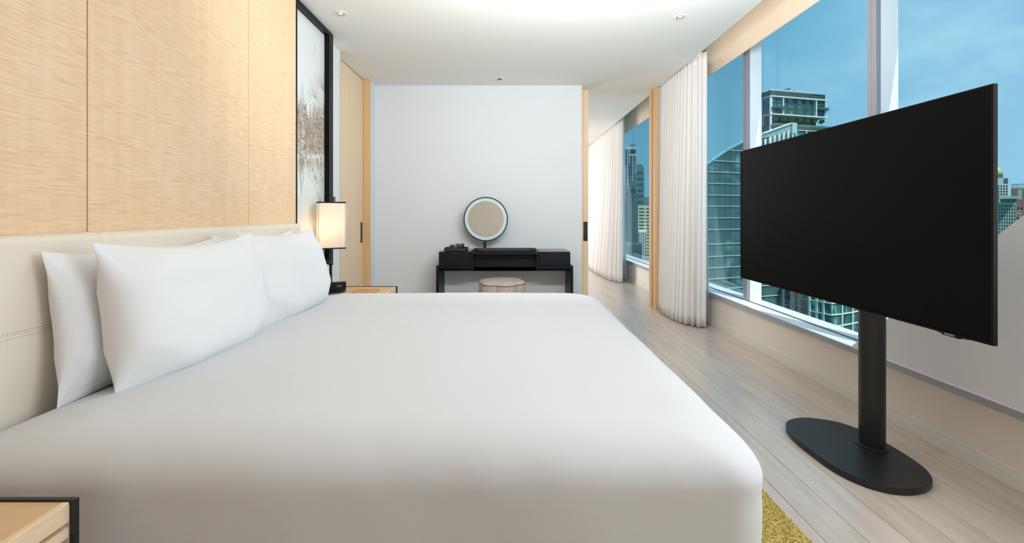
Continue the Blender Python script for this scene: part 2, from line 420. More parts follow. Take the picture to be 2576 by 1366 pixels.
boxo('edge_bead', (1.838, 1.850, -2.7, 11.2, CEIL-0.002, CEIL+0.12), MATS['white_trim'], c, bevel=0.001)

# ---- left wall: core, white faces, niche for the artwork, door recess
wl = sempty('wall_left', (-1.6, 1.5, 0), 'left wall clad in pale figured wood panels behind the bed')
bm = NB()
box(bm, -1.75, -1.60, 3.02, 4.05, 0, CEIL)       # behind the artwork and up to the door
box(bm, -1.75, -1.59, 3.70, 4.05, 0, CEIL)
box(bm, -1.90, -1.59, 4.906, 5.12, 0, CEIL)      # strip beyond the door
box(bm, -1.75, -1.53, -2.7, 3.02, 0, CEIL)       # core behind the panels
mk('plaster', bm, MATS['wall_paint'], wl, smooth=None)
edges = [-2.6, -1.65, -0.9, 0.02, 0.965, 1.52, 2.466, 3.02]
for a, b in zip(edges, edges[1:]):
    boxo('wood_panel', (-1.53, -1.50, a+0.002, b-0.002, 0.0, CEIL-0.004), MATS['anigre'], wl, bevel=0.0012, seg=1, own=True)
boxo('wood_skirt_panel', (-1.60, -1.575, 3.03, 3.66, 0.0, 0.73), MATS['anigre_pale'], wl, bevel=0.001, seg=1)
# ---- sliding door in the left wall
dl = sempty('door_1', (-1.66, 4.5, 0), 'tall pale wood sliding door in the left wall')
boxo('door_leaf', (-1.70, -1.66, 4.0, 4.885, 0.01, CEIL-0.012), MATS['anigre_pale'], dl, bevel=0.001, seg=1)
boxo('jamb', (-1.72, -1.582, 4.893, 4.925, 0, CEIL-0.001), MATS['anigre_edge'], dl, bevel=0.001, seg=1)
boxo('jamb', (-1.67, -1.586, 4.038, 4.052, 0, CEIL-0.001), MATS['anigre_edge'], dl, bevel=0.001, seg=1)
boxo('pocket_back', (-1.78, -1.72, 4.0, 4.93, 0, CEIL), MATS['wall_paint'], dl)
hz_ = H-(584.8-CY)*4.86/F
def pull(parent, b, axis):
    x0, x1, y0, y1, z0, z1 = b
    bm = NB()
    if axis == 'x':      # on a face looking along +x
        t = 0.005
        box(bm, x0, x1, y0, y0+t, z0, z1); box(bm, x0, x1, y1-t, y1, z0, z1); box(bm, x0, x1, y0, y1, z1-t*2, z1); box(bm, x0, x1, y0, y1, z0, z0+t*7)
        box(bm, x0, -1.6585, y0, y1, z0, z1)
    else:
        t = 0.009
        box(bm, x0, x0+t, y0, y1, z0, z1); box(bm, x1-t, x1, y0, y1, z0, z1); box(bm, x0, x1, y0, y1, z1-t, z1); box(bm, x0, x1, y0, y1, z0, z0+t*7)
        box(bm, x0, x1, y0+(y1-y0)*0.7, y1, z0, z1)
    h = mk('recessed_handle', bm, MATS['black_metal'], parent, smooth=None)
    return h
pull(dl, (-1.665, -1.657, 4.815, 4.865, hz_-0.117, hz_+0.117), 'x')

# ---- far wall of the bedroom with the sliding-door opening on its right
wb = boxo('wall_far', (-1.9, 0.888, 5.12, 5.255, 0, CEIL), MATS['wall_paint']); struct(wb, 'plain white wall behind the dressing table')
wb2 = boxo('wall_pocket', (-1.9, 0.90, 5.31, 5.40, 0, CEIL), MATS['wall_paint']); struct(wb2)
boxo('trim_1', (0.889, 0.906, 5.125, 5.25, 0, CEIL), MATS['anigre_pale'], kind='structure')
d2 = sempty('door_2', (0.9, 5.28, 0), 'pale wood sliding door pushed back into the far wall')
boxo('door_leaf', (0.1, 1.003, 5.264, 5.302, 0.008, CEIL-0.006), MATS['anigre_pale'], d2, bevel=0.001, seg=1)
hz2 = H-(582-CY)*5.26/F
pull(d2, (0.943, 0.991, 5.257, 5.2645, hz2-0.118, hz2+0.118), 'y')
# right partition end (wooden jamb) and the wall piece beyond
bm = NB(); box(bm, 1.80, 1.842, 5.17, 5.262, 0, CEIL); box(bm, 1.80, 1.842, 5.31, 5.40, 0, CEIL)
tj = mk('trim_2', bm, MATS['anigre_edge'], None, bevel=0.0015, seg=1); struct(tj, 'wooden jamb on the right of the sliding door opening')
boxo('jamb_slot', (1.812, 1.842, 5.262, 5.31, 0, CEIL), MATS['groove'], tj)
wp = boxo('wall_partition', (1.842, 2.26, 5.19, 5.39, 0, 3.02), MATS['wall_paint']); struct(wp)
wn = boxo('wall_next_room', (-2.1, 2.4, 11.0, 11.2, 0, CEIL+0.1), MATS['wall_paint']); struct(wn)
wn = boxo('wall_next_room_left', (-2.2, -2.1, 5.4, 11.2, 0, CEIL), MATS['wall_paint']); struct(wn)
wr = boxo('wall_rear', (-1.9, 2.45, -2.75, -2.65, 0, CEIL+0.12), MATS['ceiling_paint']); struct(wr)

# ---- right wall: dado, skirting, head, diagonal brace casing
wd = boxo('wall_right', (2.14, 2.45, -2.7, 11.2, -0.1, 0.312), MATS['dado_paint']); struct(wd, 'low beige wall below the windows')
bb = NB(); box(bb, 2.131, 2.141, -2.65, 11.0, 0, 0.060); box(bb, 2.1345, 2.141, -2.65, 11.0, 0.060, 0.079)
b_ = mk('baseboard_right', bb, MATS['white_trim'], None, bevel=0.001, seg=1); struct(b_)
whd = boxo('wall_head', (2.26, 2.50, -2.7, 11.2, 2.99, 3.1), MATS['dado_paint']); struct(whd)
# brace: parallelogram along the wall plane, y-z outline, x depth 2.122..2.40
def brace():
    bm = NB()
    sl = 0.81/0.875                              # rise per metre toward the camera
    y0, z0 = 2.622, 0.341
    ytop = y0-(CEIL+0.15-z0)/sl
    pts = [(y0, z0), (ytop, CEIL+0.15), (ytop-1.6, CEIL+0.15), (-2.6, 1.5), (-2.6, z0)]
    ring0 = [(2.122, y, z) for y, z in pts]; ring1 = [(2.385, y, z) for y, z in pts]
    loops(bm, [ring0, ring1])
    return mk('wall_brace', bm, MATS['brace_paint'], None, smooth=None)
struct(brace(), 'large diagonal grey casing across the window on the right')
# ---- windows
def make_window(n, ya, yb, mull, joints, label):
    w = sempty('window_%d' % n, (2.26, (ya+yb)/2, 0.312), label)
    js = [ya]+joints+[yb]
    for a, b in zip(js, js[1:]):
        boxo('sill_panel', (2.112, 2.243, a+0.001, b-0.001, 0.312, 0.342), MATS['sill_metal'], w, bevel=0.0015, seg=1, own=True)
        boxo('sill_nose', (2.1075, 2.1125, a+0.001, b-0.001, 0.308, 0.3415), MATS['sill_nose'], w, own=True)
    boxo('bottom_rail', (2.243, 2.262, ya, yb, 0.312, 0.346), MATS['aluminium_dark'], w)
    boxo('rail_gasket', (2.262, 2.268, ya, yb, 0.312, 0.338), MATS['black_metal'], w)
    boxo('outer_ledge', (2.268, 2.40, ya, yb, 0.312, 0.345), MATS['white_metal'], w)
    for y in mull:
        bm = NB(); box(bm, 2.246, 2.276, y-0.034, y+0.003, 0.342, 2.99); box(bm, 2.246, 2.276, y+0.006, y+0.03, 0.342, 2.99); box(bm, 2.254, 2.276, y, y+0.01, 0.342, 2.99)
        mk('mullion', bm, MATS['aluminium'], w, bevel=0.001, seg=1, own=True)
        boxo('fin', (2.276, 2.384, y-0.033, y+0.02, 0.345, 2.99), MATS['white_metal'], w, bevel=0.001, seg=1, own=True)
    ys = [ya]+mull+[yb]
    for a, b in zip(ys, ys[1:]):
        boxo('glass_pane', (2.388, 2.396, a+0.001, b-0.001, 0.345, 2.99), MATS['window_glass'], w, own=True)
    boxo('head_rail', (2.246, 2.40, ya, yb, 2.95, 2.99), MATS['aluminium'], w)
make_window(1, -2.65, 5.19, [2.625, 4.02], [2.62, 3.98], 'floor-length window bay with grey mullions behind the television')
make_window(2, 5.39, 11.0, [8.62, 9.95], [8.6], 'window of the next room seen through the door opening')

# ---- view of curtains, blinds
def curtain(name, label, base, top, pleats, amp, m, z1=2.80, z0=0.012, n=520, rows=26, seed=3, flat=0.86, group=None):
    random.seed(seed)
    def res(pts):
        P_ = [Vector((a, b, 0)) for a, b in pts]
        L_ = [0]
        for a, b in zip(P_, P_[1:]): L_.append(L_[-1]+(b-a).length)
        def f(t):
            s = t*L_[-1]
            for i in range(len(P_)-1):
                if s <= L_[i+1]+1e-9:
                    # catmull-rom for smooth plan curve
                    u = (s-L_[i])/(L_[i+1]-L_[i]); p0 = P_[max(i-1, 0)]; p1 = P_[i]; p2 = P_[i+1]; p3 = P_[min(i+2, len(P_)-1)]
                    return 0.5*((2*p1)+(p2-p0)*u+(2*p0-5*p1+4*p2-p3)*u*u+(3*p1-p0-3*p2+p3)*u**3)
            return P_[-1]
        return f
    fb, ft = res(base), res(top)
    ph = [0]
    for i in range(n): ph.append(ph[-1]+(0.75+0.5*noise.noise(Vector((i*0.03, seed, 0)))+0.25)*1.0)
    ph = [p/ph[-1] for p in ph]
    verts = []; faces = []
    for r in range(rows+1):
        v = r/rows; z = z0+(z1-z0)*v; kick = (1-v)**1.6
        for i in range(n+1):
            t = i/n
            def pos(tt): return ft(tt)*(1-kick)+fb(tt)*kick
            p = pos(t); q = pos(min(1, t+0.004))-pos(max(0, t-0.004)); nrm = Vector((-q.y, q.x, 0)).normalized()
            fade = 1 if t < flat else max(0.0, 1-(t-flat)/(1-flat))**1.3
            a = math.sin(ph[i]*pleats*2*PI)
            a = math.copysign(abs(a)**0.75, a)
            w = amp*(0.75+0.35*noise.noise(Vector((ph[i]*pleats*0.7, v*1.2, seed))))*fade*(0.7+0.5*(1-v))
            dz = 0.004*noise.noise(Vector((t*30, 0, seed))) if r == 0 else 0
            verts.append((p.x+nrm.x*a*w+0.002*noise.noise(Vector((t*9, z*2, 5))), p.y+nrm.y*a*w, z+dz))
    for r in range(rows):
        for i in range(n):
            a = r*(n+1)+i; faces.append((a, a+1, a+n+2, a+n+1))
    bm = NB(); vv = [bm.verts.new(p) for p in verts]
    for f in faces: bm.faces.new([vv[i] for i in f])
    o = mk(name, bm, m, None, smooth=180)
    tag(o, label, 'curtain', group)
    md = o.modifiers.new('thickness', 'SOLIDIFY'); md.thickness = 0.0018
    return o
c1 = curtain('curtain', 'off-white pleated curtain standing between the wooden jamb and the near window', [(1.868, 5.15), (1.818, 4.93), (1.815, 4.69), (1.862, 4.45), (1.94, 4.335), (2.005, 4.315), (2.035, 4.40)],
        [(1.872, 5.15), (1.872, 4.93), (1.880, 4.72), (1.895, 4.52), (1.93, 4.36), (2.02, 4.315), (2.04, 4.40)], 15, 0.038, MATS['curtain_cloth'], flat=0.76)
c2 = curtain('curtain', 'off-white pleated curtain in the next room seen through the door opening', [(1.86, 10.4), (1.80, 9.6), (1.74, 8.66), (1.755, 7.9), (1.80, 7.4), (1.90, 7.14), (1.96, 7.2)],
        [(1.90, 10.4), (1.885, 9.6), (1.875, 8.8), (1.88, 8.0), (1.885, 7.4), (1.92, 7.14), (1.98, 7.2)], 32, 0.042, MATS['curtain_cloth'], n=900, flat=0.9, seed=8)
s1 = curtain('sheer_curtain', 'thin translucent white sheer gathered behind the near curtain', [(2.08, 5.12), (2.075, 4.8), (2.085, 4.5), (2.10, 4.41)],
        [(2.09, 5.12), (2.085, 4.8), (2.085, 4.6), (2.09, 4.47)], 12, 0.012, MATS['sheer_cloth'], n=200, flat=0.9, seed=5)
s2 = curtain('sheer_curtain', 'thin translucent white sheer behind the curtain of the next room', [(2.04, 9.6), (2.05, 8.4), (2.05, 7.5), (2.07, 7.36)],
        [(2.06, 9.6), (2.05, 8.4), (2.05, 7.7), (2.07, 7.52)], 22, 0.014, MATS['sheer_cloth'], n=300, flat=0.9, seed=6)
def blind(label, ya, yb, x=2.16):
    zb = 1.155+0.683*x
    r = thing('roller_blind', label, 'blind', (x, (ya+yb)/2, zb))
    boxo('cloth', (x-0.0008, x+0.0008, ya, yb, zb+0.006, 2.97), MATS['blind_cloth'], r)
    bm = NB()
    loops(bm, [[(x+0.006*math.cos(a*PI/4), y, zb+0.006+0.006*math.sin(a*PI/4)) for a in range(8)] for y in (ya, yb)])
    mk('bottom_bar', bm, MATS['blind_cloth'], r)
    bm = NB()
    loops(bm, [[(x+0.025*math.cos(a*PI/8), y, 2.985+0.025*math.sin(a*PI/8)) for a in range(16)] for y in (ya, yb)])
    mk('roller_tube', bm, MATS['white_metal'], r)
blind('cream roller blind lowered slightly over the top of the near window', -2.4, 4.64)
blind('cream roller blind at the top of the next room window', 5.45, 7.9)

# ---- recessed ceiling spots
def downlight(px, py, label, lit, rad=0.05, tilt=(0, 0)):
    Y = (CEIL-H)*F/(CY-py); X = (px-CX)*Y/F
    r = thing('ceiling_spotlight', label, 'ceiling light', (X, Y, CEIL), 'recessed spotlights in the ceiling')
    bm = NB(); lathe(bm, X, Y, [(rad, CEIL), (rad, CEIL-0.003), (rad*0.96, CEIL-0.005), (rad*0.56, CEIL-0.0045), (rad*0.5, CEIL-0.001), (rad*0.5, CEIL)], 40)
    mk('trim_ring', bm, MATS['lamp_trim_white'], r)
    bm = NB(); lathe(bm, X, Y, [(rad*0.52, CEIL-0.0045), (rad*0.44, CEIL-0.002), (rad*0.36, CEIL-0.0005)], 32)
    mk('reflector', bm, MATS['lamp_brass' if lit else 'lamp_dark'], r)
    bm = NB(); lathe(bm, X, Y, [(rad*0.38, CEIL-0.0006), (rad*0.30, CEIL-0.0016), (0, CEIL-0.002)], 24)
    mk('bulb', bm, MATS['lamp_glow' if lit else 'lamp_dark'], r)
downlight(857, 34, 'round recessed spotlight glowing warm near the tall artwork', True)
downlight(1711, 43, 'round recessed spotlight near the curtain pocket, its bulb turned aside', True)
downlight(1257, 198, 'small dark recessed spotlight above the dressing table', False, 0.046)
downlight(1488, 298.3, 'recessed spotlight in the ceiling of the next room', True, 0.06)

# ================================================================== BED
bed = thing('bed', 'wide white bed with its upholstered base under the duvet', 'bed', (-0.4, 2.01, 0))
bm = NB(); box(bm, -1.40, 0.50, 1.10, 2.92, 0.06, 0.26); mk('base', bm, MATS['leather'], bed, bevel=0.01)
bm = NB(); box(bm, -1.405, 0.52, 1.09, 2.93, 0.26, 0.50); mk('mattress', bm, MATS['mattress_cloth'], bed, bevel=0.04, seg=4)
for x in (-1.3, 0.4):
    for y in (1.2, 2.8):
        z_ = 0.0165 if x > 0 else 0.0; bm = NB(); lathe(bm, x, y, [(0, z_), (0.03, z_), (0.03, 0.06), (0, 0.06)], 16); mk('leg', bm, MATS['black_metal'], bed, own=True)
# headboard
hb = thing('headboard', 'cream leather headboard with stitched panels behind the pillows', 'headboard', (-1.46, 1.95, 0))
bm = NB(); box(bm, -1.499, -1.475, 0.96, 2.935, 0.0, 1.06); mk('backing', bm, MATS['leather'], hb)
hx0, hx1, hzt, hzs = -1.498, -1.42, 1.092, 0.805
def hpanel(ya, yb, z0, z1, roundtop, endround):
    bm = NB(); r = 0.03
    prof = [(hx0, z0), (hx1-0.002, z0), (hx1, z0+0.002)]
    if roundtop:
        prof += [(hx1, z1-r)]+[(hx1-r+r*math.cos(a), z1-r+r*math.sin(a)) for a in [k*PI/16 for k in range(1, 9)]]+[(hx0, z1)]
    else: prof += [(hx1, z1-0.002), (hx1-0.002, z1), (hx0, z1)]
    rings = []
    def ring(y, ins): return [(max(hx0, x-(ins if x > hx0+1e-6 else 0)), y, z-(ins if (roundtop and z > z1-r-1e-6) else 0)) for x, z in prof]
    rings.append(ring(ya, 0.002)); rings.append(ring(ya+0.002, 0))
    if endround:
        rings.append(ring(yb-0.03, 0))
        for k in range(1, 7):
            a = k*PI/12; rings.append(ring(yb-0.03+0.03*math.sin(a), 0.03*(1-math.cos(a))))
    else: rings.append(ring(yb-0.002, 0)); rings.append(ring(yb, 0.002))
    loops(bm, rings)
    return mk('leather_panel', bm, MATS['leather'], hb, own=True)
hs = [0.95, 1.49, 2.447, 2.945]
for i, (a, b) in enumerate(zip(hs, hs[1:])):
    hpanel(a, b, 0.0, hzs, False, i == 2); hpanel(a, b, hzs, hzt, True, i == 2)
bm = NB(); y = 0.97
while y < 2.9:
    for dz in (0.008, -0.008): box(bm, hx1-0.001, hx1+0.0006, y, y+0.006, hzs+dz-0.0006, hzs+dz+0.0006)
    y += 0.009
mk('stitching', bm, MATS['stitch'], hb, smooth=None, kind='stuff')

# duvet: rounded rings over the mattress, then the overhang
def duvet():
    x0, x1, y0, y1 = -1.418, 0.641, 0.985, 3.035
    cx, cy, a, b = (x0+x1)/2, (y0+y1)/2, (x1-x0)/2, (y1-y0)/2
    ns, nc = 70, 12
    zt = 0.618; rh, rv = 0.15, 0.11
    def outline(d, rc):
        A, B = a-d, b-d; rc = min(rc, A*0.9, B*0.9); pts = []
        cs = [((A-rc), (B-rc), 0), (-(A-rc), (B-rc), 1), (-(A-rc), -(B-rc), 2), ((A-rc), -(B-rc), 3)]
        for k, (px, py, q) in enumerate(cs):
            for j in range(nc+1):
                t = (q+j/nc)*PI/2; pts.append((px+rc*math.cos(t), py+rc*math.sin(t), math.cos(t), math.sin(t)))
            nx, ny, nq = cs[(k+1) % 4]; t0 = (q+1)*PI/2
            ex, ey = px+rc*math.cos(t0), py+rc*math.sin(t0); fx, fy = nx+rc*math.cos(t0), ny+rc*math.sin(t0)
            for j in range(1, ns): pts.append((ex+(fx-ex)*j/ns, ey+(fy-ey)*j/ns, math.cos(t0), math.sin(t0)))
        return pts
    def top(x, y):
        u = (x-cx)/a; v = (y-cy)/b
        z = 0.016*(1-u*u*0.8)*(1-v*v*0.8) - 0.006
        s = max(0.0, min(1, (-1.08-x)/0.28)); z -= 0.030*s*s*(3-2*s)
        z += 0.0035*noise.noise(Vector((x*2.2, y*2.2, 1.0))) + 0.0012*noise.noise(Vector((x*7, y*9, 4.0)))
        # soft creases running in from under the near pillow corner
        d1 = (y-1.27)-0.55*(x+1.25); w_ = math.exp(-((x+1.22)/0.16)**2)*math.exp(-((y-1.25)/0.14)**2)
        z += 0.004*math.sin(d1*120)*w_
        return z
    rings = []
    for d in [0.96, 0.88, 0.78, 0.68, 0.58, 0.48, 0.40, 0.33, 0.27, 0.22, 0.18, 0.15]:
        rings.append([(cx+p[0], cy+p[1], zt+top(cx+p[0], cy+p[1])) for p in outline(d, 0.16)])
    for k in range(1, 13):
        t = k*PI/24
        d = rh-rh*math.sin(t); dz = rv*(1-math.cos(t))
        r_ = []
        for p in outline(d, 0.11+0.05*(d/rh)):
            x, y = cx+p[0], cy+p[1]
            w = 0.006*math.sin(t)*noise.noise(Vector((x*3.1, y*3.1, 9)))+0.003*math.sin(t)*noise.noise(Vector((x*9, y*9, 2)))
            r_.append((x+p[2]*w, y+p[3]*w, zt+top(x, y)*math.cos(t)-dz-0.03*math.sin(t)*0))
        rings.append(r_)
    zs = zt-rv
    for k in range(1, 12):
        z = zs-(zs-0.10)*k/11
        r_ = []
        for i, p in enumerate(outline(0.0, 0.11)):
            x, y = cx+p[0], cy+p[1]; f = k/11
            corner = abs(p[2]*p[3])*2
            w = 0.010*noise.noise(Vector((x*3.1, y*3.1, 9+f*0.8)))+0.006*f*noise.noise(Vector((x*8, y*8, 3+f)))-0.022*f*corner+0.004*math.sin((x+y)*20)*f*corner
            inn = 0.012*math.exp(-((f-0.03)/0.07)**2)*corner
            head = 0 if p[2] > -0.5 else 1
            w = 0 if head else w-inn
            r_.append((x+p[2]*w, y+p[3]*w, z))
        rings.append(r_)
    bm = NB(); R = loops(bm, rings, cap0=True, cap1=False)
    o = mk('duvet', bm, MATS['duvet_cotton'], None, smooth=180)
    md = o.modifiers.new('subsurf', 'SUBSURF'); md.levels = 1; md.render_levels = 1
    return tag(o, 'smooth white duvet spread over the whole bed and hanging over its sides', 'duvet')
duvet()

def pillow(label, yc, zb, xb, w, h, th, lean, seed, yaw=0.0, ear=1.0):
    """upright pillow facing +x: w along y, h up, th thick; zb bottom height, xb bottom centre plane"""
    n = 44; bm = NB(); random.seed(seed)
    def sgn(v): return 1 if v >= 0 else -1
    def pt(u, v, side):
        U = abs(u)**0.9*sgn(u); V = abs(v)**0.9*sgn(v)
        yy = w/2*U*(1-0.065*(1-V*V)); zz = h/2*V*(1-0.075*(1-abs(U)**2.2)*(2.0 if v > 0 else 0.35))
        e = max(0, (1-U**4)*(1-V**4))**0.42
        cx_ = min(1.0, 1.6*(1-abs(U)*abs(V)))
        t = th/2*e*cx_*(1+0.16*(-V))
        t += 0.006*e*noise.noise(Vector((U*2.3, V*2.3, seed+side)))
        # little pull creases fanning from the corners
        rr = math.hypot(1-abs(U), 1-abs(V)); ang = math.atan2(1-abs(V), 1-abs(U)+1e-6)
        t += 0.0022*math.sin(ang*14+seed)*math.exp(-((rr-0.22)/0.14)**2)
        return yy, zz, t*side
    grid = {}
    for s in (1, -1):
        for i in range(n+1):
            for j in range(n+1):
                u = math.sin((i/n*2-1)*PI/2*0.98)/math.sin(PI/2*0.98); v = math.sin((j/n*2-1)*PI/2*0.98)/math.sin(PI/2*0.98)
                border = i in (0, n) or j in (0, n)
                if s == -1 and border: grid[(s, i, j)] = grid[(1, i, j)]; continue
                yy, zz, t = pt(u, v, s)
                # seam flange
                p = Vector((t if not border else 0, yy, zz+h/2))
                c, sn = math.cos(lean), math.sin(lean)
                p = Vector((p.x*c-p.z*sn, p.y, p.x*sn+p.z*c))
                c, sn = math.cos(yaw), math.sin(yaw)
                p = Vector((p.x*c-p.y*sn, p.x*sn+p.y*c, p.z))
                grid[(s, i, j)] = bm.verts.new((p.x+xb, p.y+yc, p.z+zb))
        for i in range(n):
            for j in range(n):
                q = [grid[(s, i, j)], grid[(s, i+1, j)], grid[(s, i+1, j+1)], grid[(s, i, j+1)]]
                bm.faces.new(q if s == 1 else q[::-1])
    o = mk('pillow', bm, MATS['linen'], None, smooth=180)
    return tag(o, label, 'pillow', 'white pillows against the headboard')
LE = math.radians
pillow('rear near white pillow leaning on the headboard, half hidden at the left', 1.640, 0.578, -1.335, 0.76, 0.470, 0.13, LE(6.0), 2)
pillow('rear far white pillow on the headboard, only its top corners showing', 2.375, 0.588, -1.335, 0.76, 0.47, 0.13, LE(6.5), 5)
pillow('front far white pillow beside the lamp', 2.435, 0.580, -1.185, 0.79, 0.503, 0.20, LE(13), 11, yaw=LE(0))
pillow('front near white pillow, largest in view', 1.682, 0.572, -1.186, 0.755, 0.502, 0.21, LE(8.5), 14, yaw=LE(-3))

# ================================================================== NIGHTSTANDS
def nightstand(x0, x1, y0, y1, zt, label):
    r = thing('nightstand', label, 'nightstand', ((x0+x1)/2, (y0+y1)/2, 0), 'wooden nightstands with black side frames')
    t = 0.010; xf = x1-0.011
    for ya in (y0, y1-t):
        bm = NB(); box(bm, x0, x1, ya, ya+t, zt-0.012, zt); box(bm, x1-0.012, x1, ya, ya+t, 0, zt-0.012); box(bm, x0, x0+0.012, ya, ya+t, 0, zt-0.012); box(bm, x0+0.012, x1-0.012, ya, ya+t, 0, 0.012)
        mk('side_frame', bm, MATS['black_metal'], r, bevel=0.0006, seg=1, own=True)
    ya, yb = y0+t+0.0005, y1-t-0.0005
    bm = NB(); box(bm, x0, xf-0.014, ya, yb, zt-0.055, zt-0.004); mk('top', bm, MATS['anigre_table'], r, bevel=0.001, seg=1)
    bm = NB(); box(bm, xf-0.014, xf, ya, yb, zt-0.046, zt-0.004); mk('top_edge', bm, MATS['anigre_pale'], r, bevel=0.001, seg=1)
    bm = NB(); box(bm, xf-0.020, xf-0.001, ya, yb, zt-0.079, zt-0.057); mk('drawer_front', bm, MATS['anigre_pale'], r, bevel=0.001, seg=1)
    bm = NB(); box(bm, x0, xf-0.02, ya, yb, zt-0.079, zt-0.070); mk('drawer_base', bm, MATS['anigre_table'], r)
    bm = NB(); box(bm, x0, xf-0.03, ya, yb, 0.06, 0.08); mk('shelf', bm, MATS['anigre_table'], r, bevel=0.001, seg=1)
    bm = NB(); box(bm, x0, x0+0.015, ya, yb, 0.08, zt-0.08); mk('back_panel', bm, MATS['anigre_table'], r)
    return r
nightstand(-1.495, -0.923, 0.37, 0.918, 0.545, 'wooden nightstand with a black frame in the near left corner')
nightstand(-1.485, -0.93, 3.045, 3.605, 0.545, 'wooden nightstand under the lamp beyond the bed')
ZT = 0.541
tr = thing('wooden_tray', 'small shallow tan wooden tray on the far nightstand', 'tray', (-1.10, 3.36, ZT))
bm = NB(); box(bm, -1.20, -1.03, 3.30, 3.42, ZT, ZT+0.004); mk('tray_base', bm, MATS['wood_tray'], tr)
bm = NB()
box(bm, -1.205, -1.025, 3.295, 3.30, ZT, ZT+0.012); box(bm, -1.205, -1.025, 3.42, 3.425, ZT, ZT+0.012); box(bm, -1.205, -1.20, 3.30, 3.42, ZT, ZT+0.012); box(bm, -1.03, -1.025, 3.30, 3.42, ZT, ZT+0.012)
mk('rim', bm, MATS['wood_tray'], tr)

# ---- table lamp
LX, LY = -1.392, 3.355
lamp = thing('table_lamp', 'slim black table lamp with a rounded off-white fabric shade, lit', 'lamp', (LX, LY, ZT))
bm = NB(); lathe(bm, LX, LY, [(0, ZT), (0.112, ZT), (0.114, ZT+0.003), (0.112, ZT+0.007), (0.03, ZT+0.010), (0.0, ZT+0.010)], 48); mk('base', bm, MATS['lamp_metal'], lamp)
bm = NB(); lathe(bm, LX, LY, [(0, ZT+0.009), (0.011, ZT+0.009), (0.0105, 0.745), (0.010, 0.75), (0.019, 0.757), (0.021, 0.763), (0.016, 0.770), (0.009, 0.785), (0.0085, 0.90), (0, 0.90)], 24); mk('stem', bm, MATS['lamp_metal'], lamp)
bm = NB(); lathe(bm, LX-0.010, LY, [(0, 0.9), (0.0035, 0.9), (0.0035, 1.288), (0, 1.29)], 12); lathe(bm, LX+0.010, LY, [(0, 0.9), (0.0035, 0.9), (0.0035, 1.288), (0, 1.29)], 12)
bar(bm, (LX-0.013, LY, 0.9), (LX+0.013, LY, 0.9), 0.008); mk('twin_rods', bm, MATS['lamp_metal'], lamp)
sz0, sz1 = 0.886, 1.250
def shade_ring(z, s=1.0, off=0.0, n=80):
    pts = []
    hw, hd, rc = 0.1005*s+off, 0.1005*s+off, 0.022
    cs = [((hw-rc), (hd-rc), 0), (-(hw-rc), (hd-rc), 1), (-(hw-rc), -(hd-rc), 2), ((hw-rc), -(hd-rc), 3)]
    for px, py, q in cs:
        for j in range(10):
            t = (q+j/9)*PI/2; pts.append((px+rc*math.cos(t), py+rc*math.sin(t)))
    rot = LE(27); c_, s_ = math.cos(rot), math.sin(rot)
    return [(LX+0.002+x*c_-y*s_, LY+x*s_+y*c_, z) for x, y in pts]
bm = NB(); loops(bm, [shade_ring(sz0), shade_ring(sz1)], False, False); sh = mk('lamp_shade', bm, MATS['shade_cloth'], lamp, smooth=60)
for z in (sz0, sz1-0.010):
    bm = NB(); loops(bm, [shade_ring(z, off=0.0022), shade_ring(z+0.010, off=0.0022), shade_ring(z+0.010, off=-0.001), shade_ring(z, off=-0.001), shade_ring(z, off=0.0022)], False, False)
    mk('shade_trim', bm, MATS['shade_trim'], sh)
for k in (4, 14, 24, 34):
    bm = NB(); p = shade_ring(0, off=0.001)[k]; box(bm, p[0]-0.0016, p[0]+0.0016, p[1]-0.0016, p[1]+0.0016, sz0+0.01, sz1-0.01); mk('shade_seam', bm, MATS['shade_seam'], sh)
bm = NB(); bmesh.ops.create_uvsphere(bm, u_segments=16, v_segments=12, radius=0.028, matrix=Matrix.Translation((LX, LY-0.02, 1.0))); mk('bulb', bm, MATS['bulb'], lamp)
lo = light('lamp_bulb_light', 'POINT', (LX-0.045, LY-0.02, 1.04), (0, 0, 0), 0.7, (1.0, 0.66, 0.32), shadow_soft_size=0.03)

# ---- portable speaker on the lamp's foot
sp = thing('portable_speaker', 'small dark box-shaped speaker on the round lamp base', 'speaker', (-1.345, 3.40, ZT+0.0075))
def rotz(bm, cx_, cy_, a):
    bmesh.ops.rotate(bm, verts=bm.verts, cent=(cx_, cy_, 0), matrix=Matrix.Rotation(a, 3, 'Z'))
sx, sy, sz = -1.362, 3.40, ZT+0.0112
bm = NB(); box(bm, sx-0.038, sx+0.068, sy-0.024, sy+0.022, sz, sz+0.060); rotz(bm, sx, sy, LE(28)); mk('body', bm, MATS['black_metal'], sp, bevel=0.006, seg=3)
bm = NB(); box(bm, sx-0.033, sx+0.063, sy-0.0255, sy-0.020, sz+0.005, sz+0.055); rotz(bm, sx, sy, LE(28)); mk('grille', bm, MATS['black_lacquer'], sp, bevel=0.001, seg=1)
bm = NB(); box(bm, sx-0.030, sx+0.060, sy-0.014, sy+0.014, sz+0.0590, sz+0.0612); rotz(bm, sx, sy, LE(28)); mk('button_strip', bm, MATS['lamp_metal'], sp)
Rz = Matrix.Rotation(LE(28), 3, 'Z')
o_ = Rz @ Vector((0.015, -0.0262, 0))+Vector((sx, sy, sz+0.030))
text('lettering', 'BOSE', frame_M(o_, Rz @ Vector((1, 0, 0)), Vector((0, 0, 1)), Rz @ Vector((0, -1, 0))), 0.015, MATS['logo_silver'], sp, shear=0.3)
# wall switch block beside the frame
tag(boxo('wall_switch', (-1.59, -1.575, 3.83, 3.90, H-(512-CY)*3.9/F, H-(495-CY)*3.9/F), MATS['socket_grey'], bevel=0.002), 'small dark switch block on the white wall just above the lamp shade', 'switch')

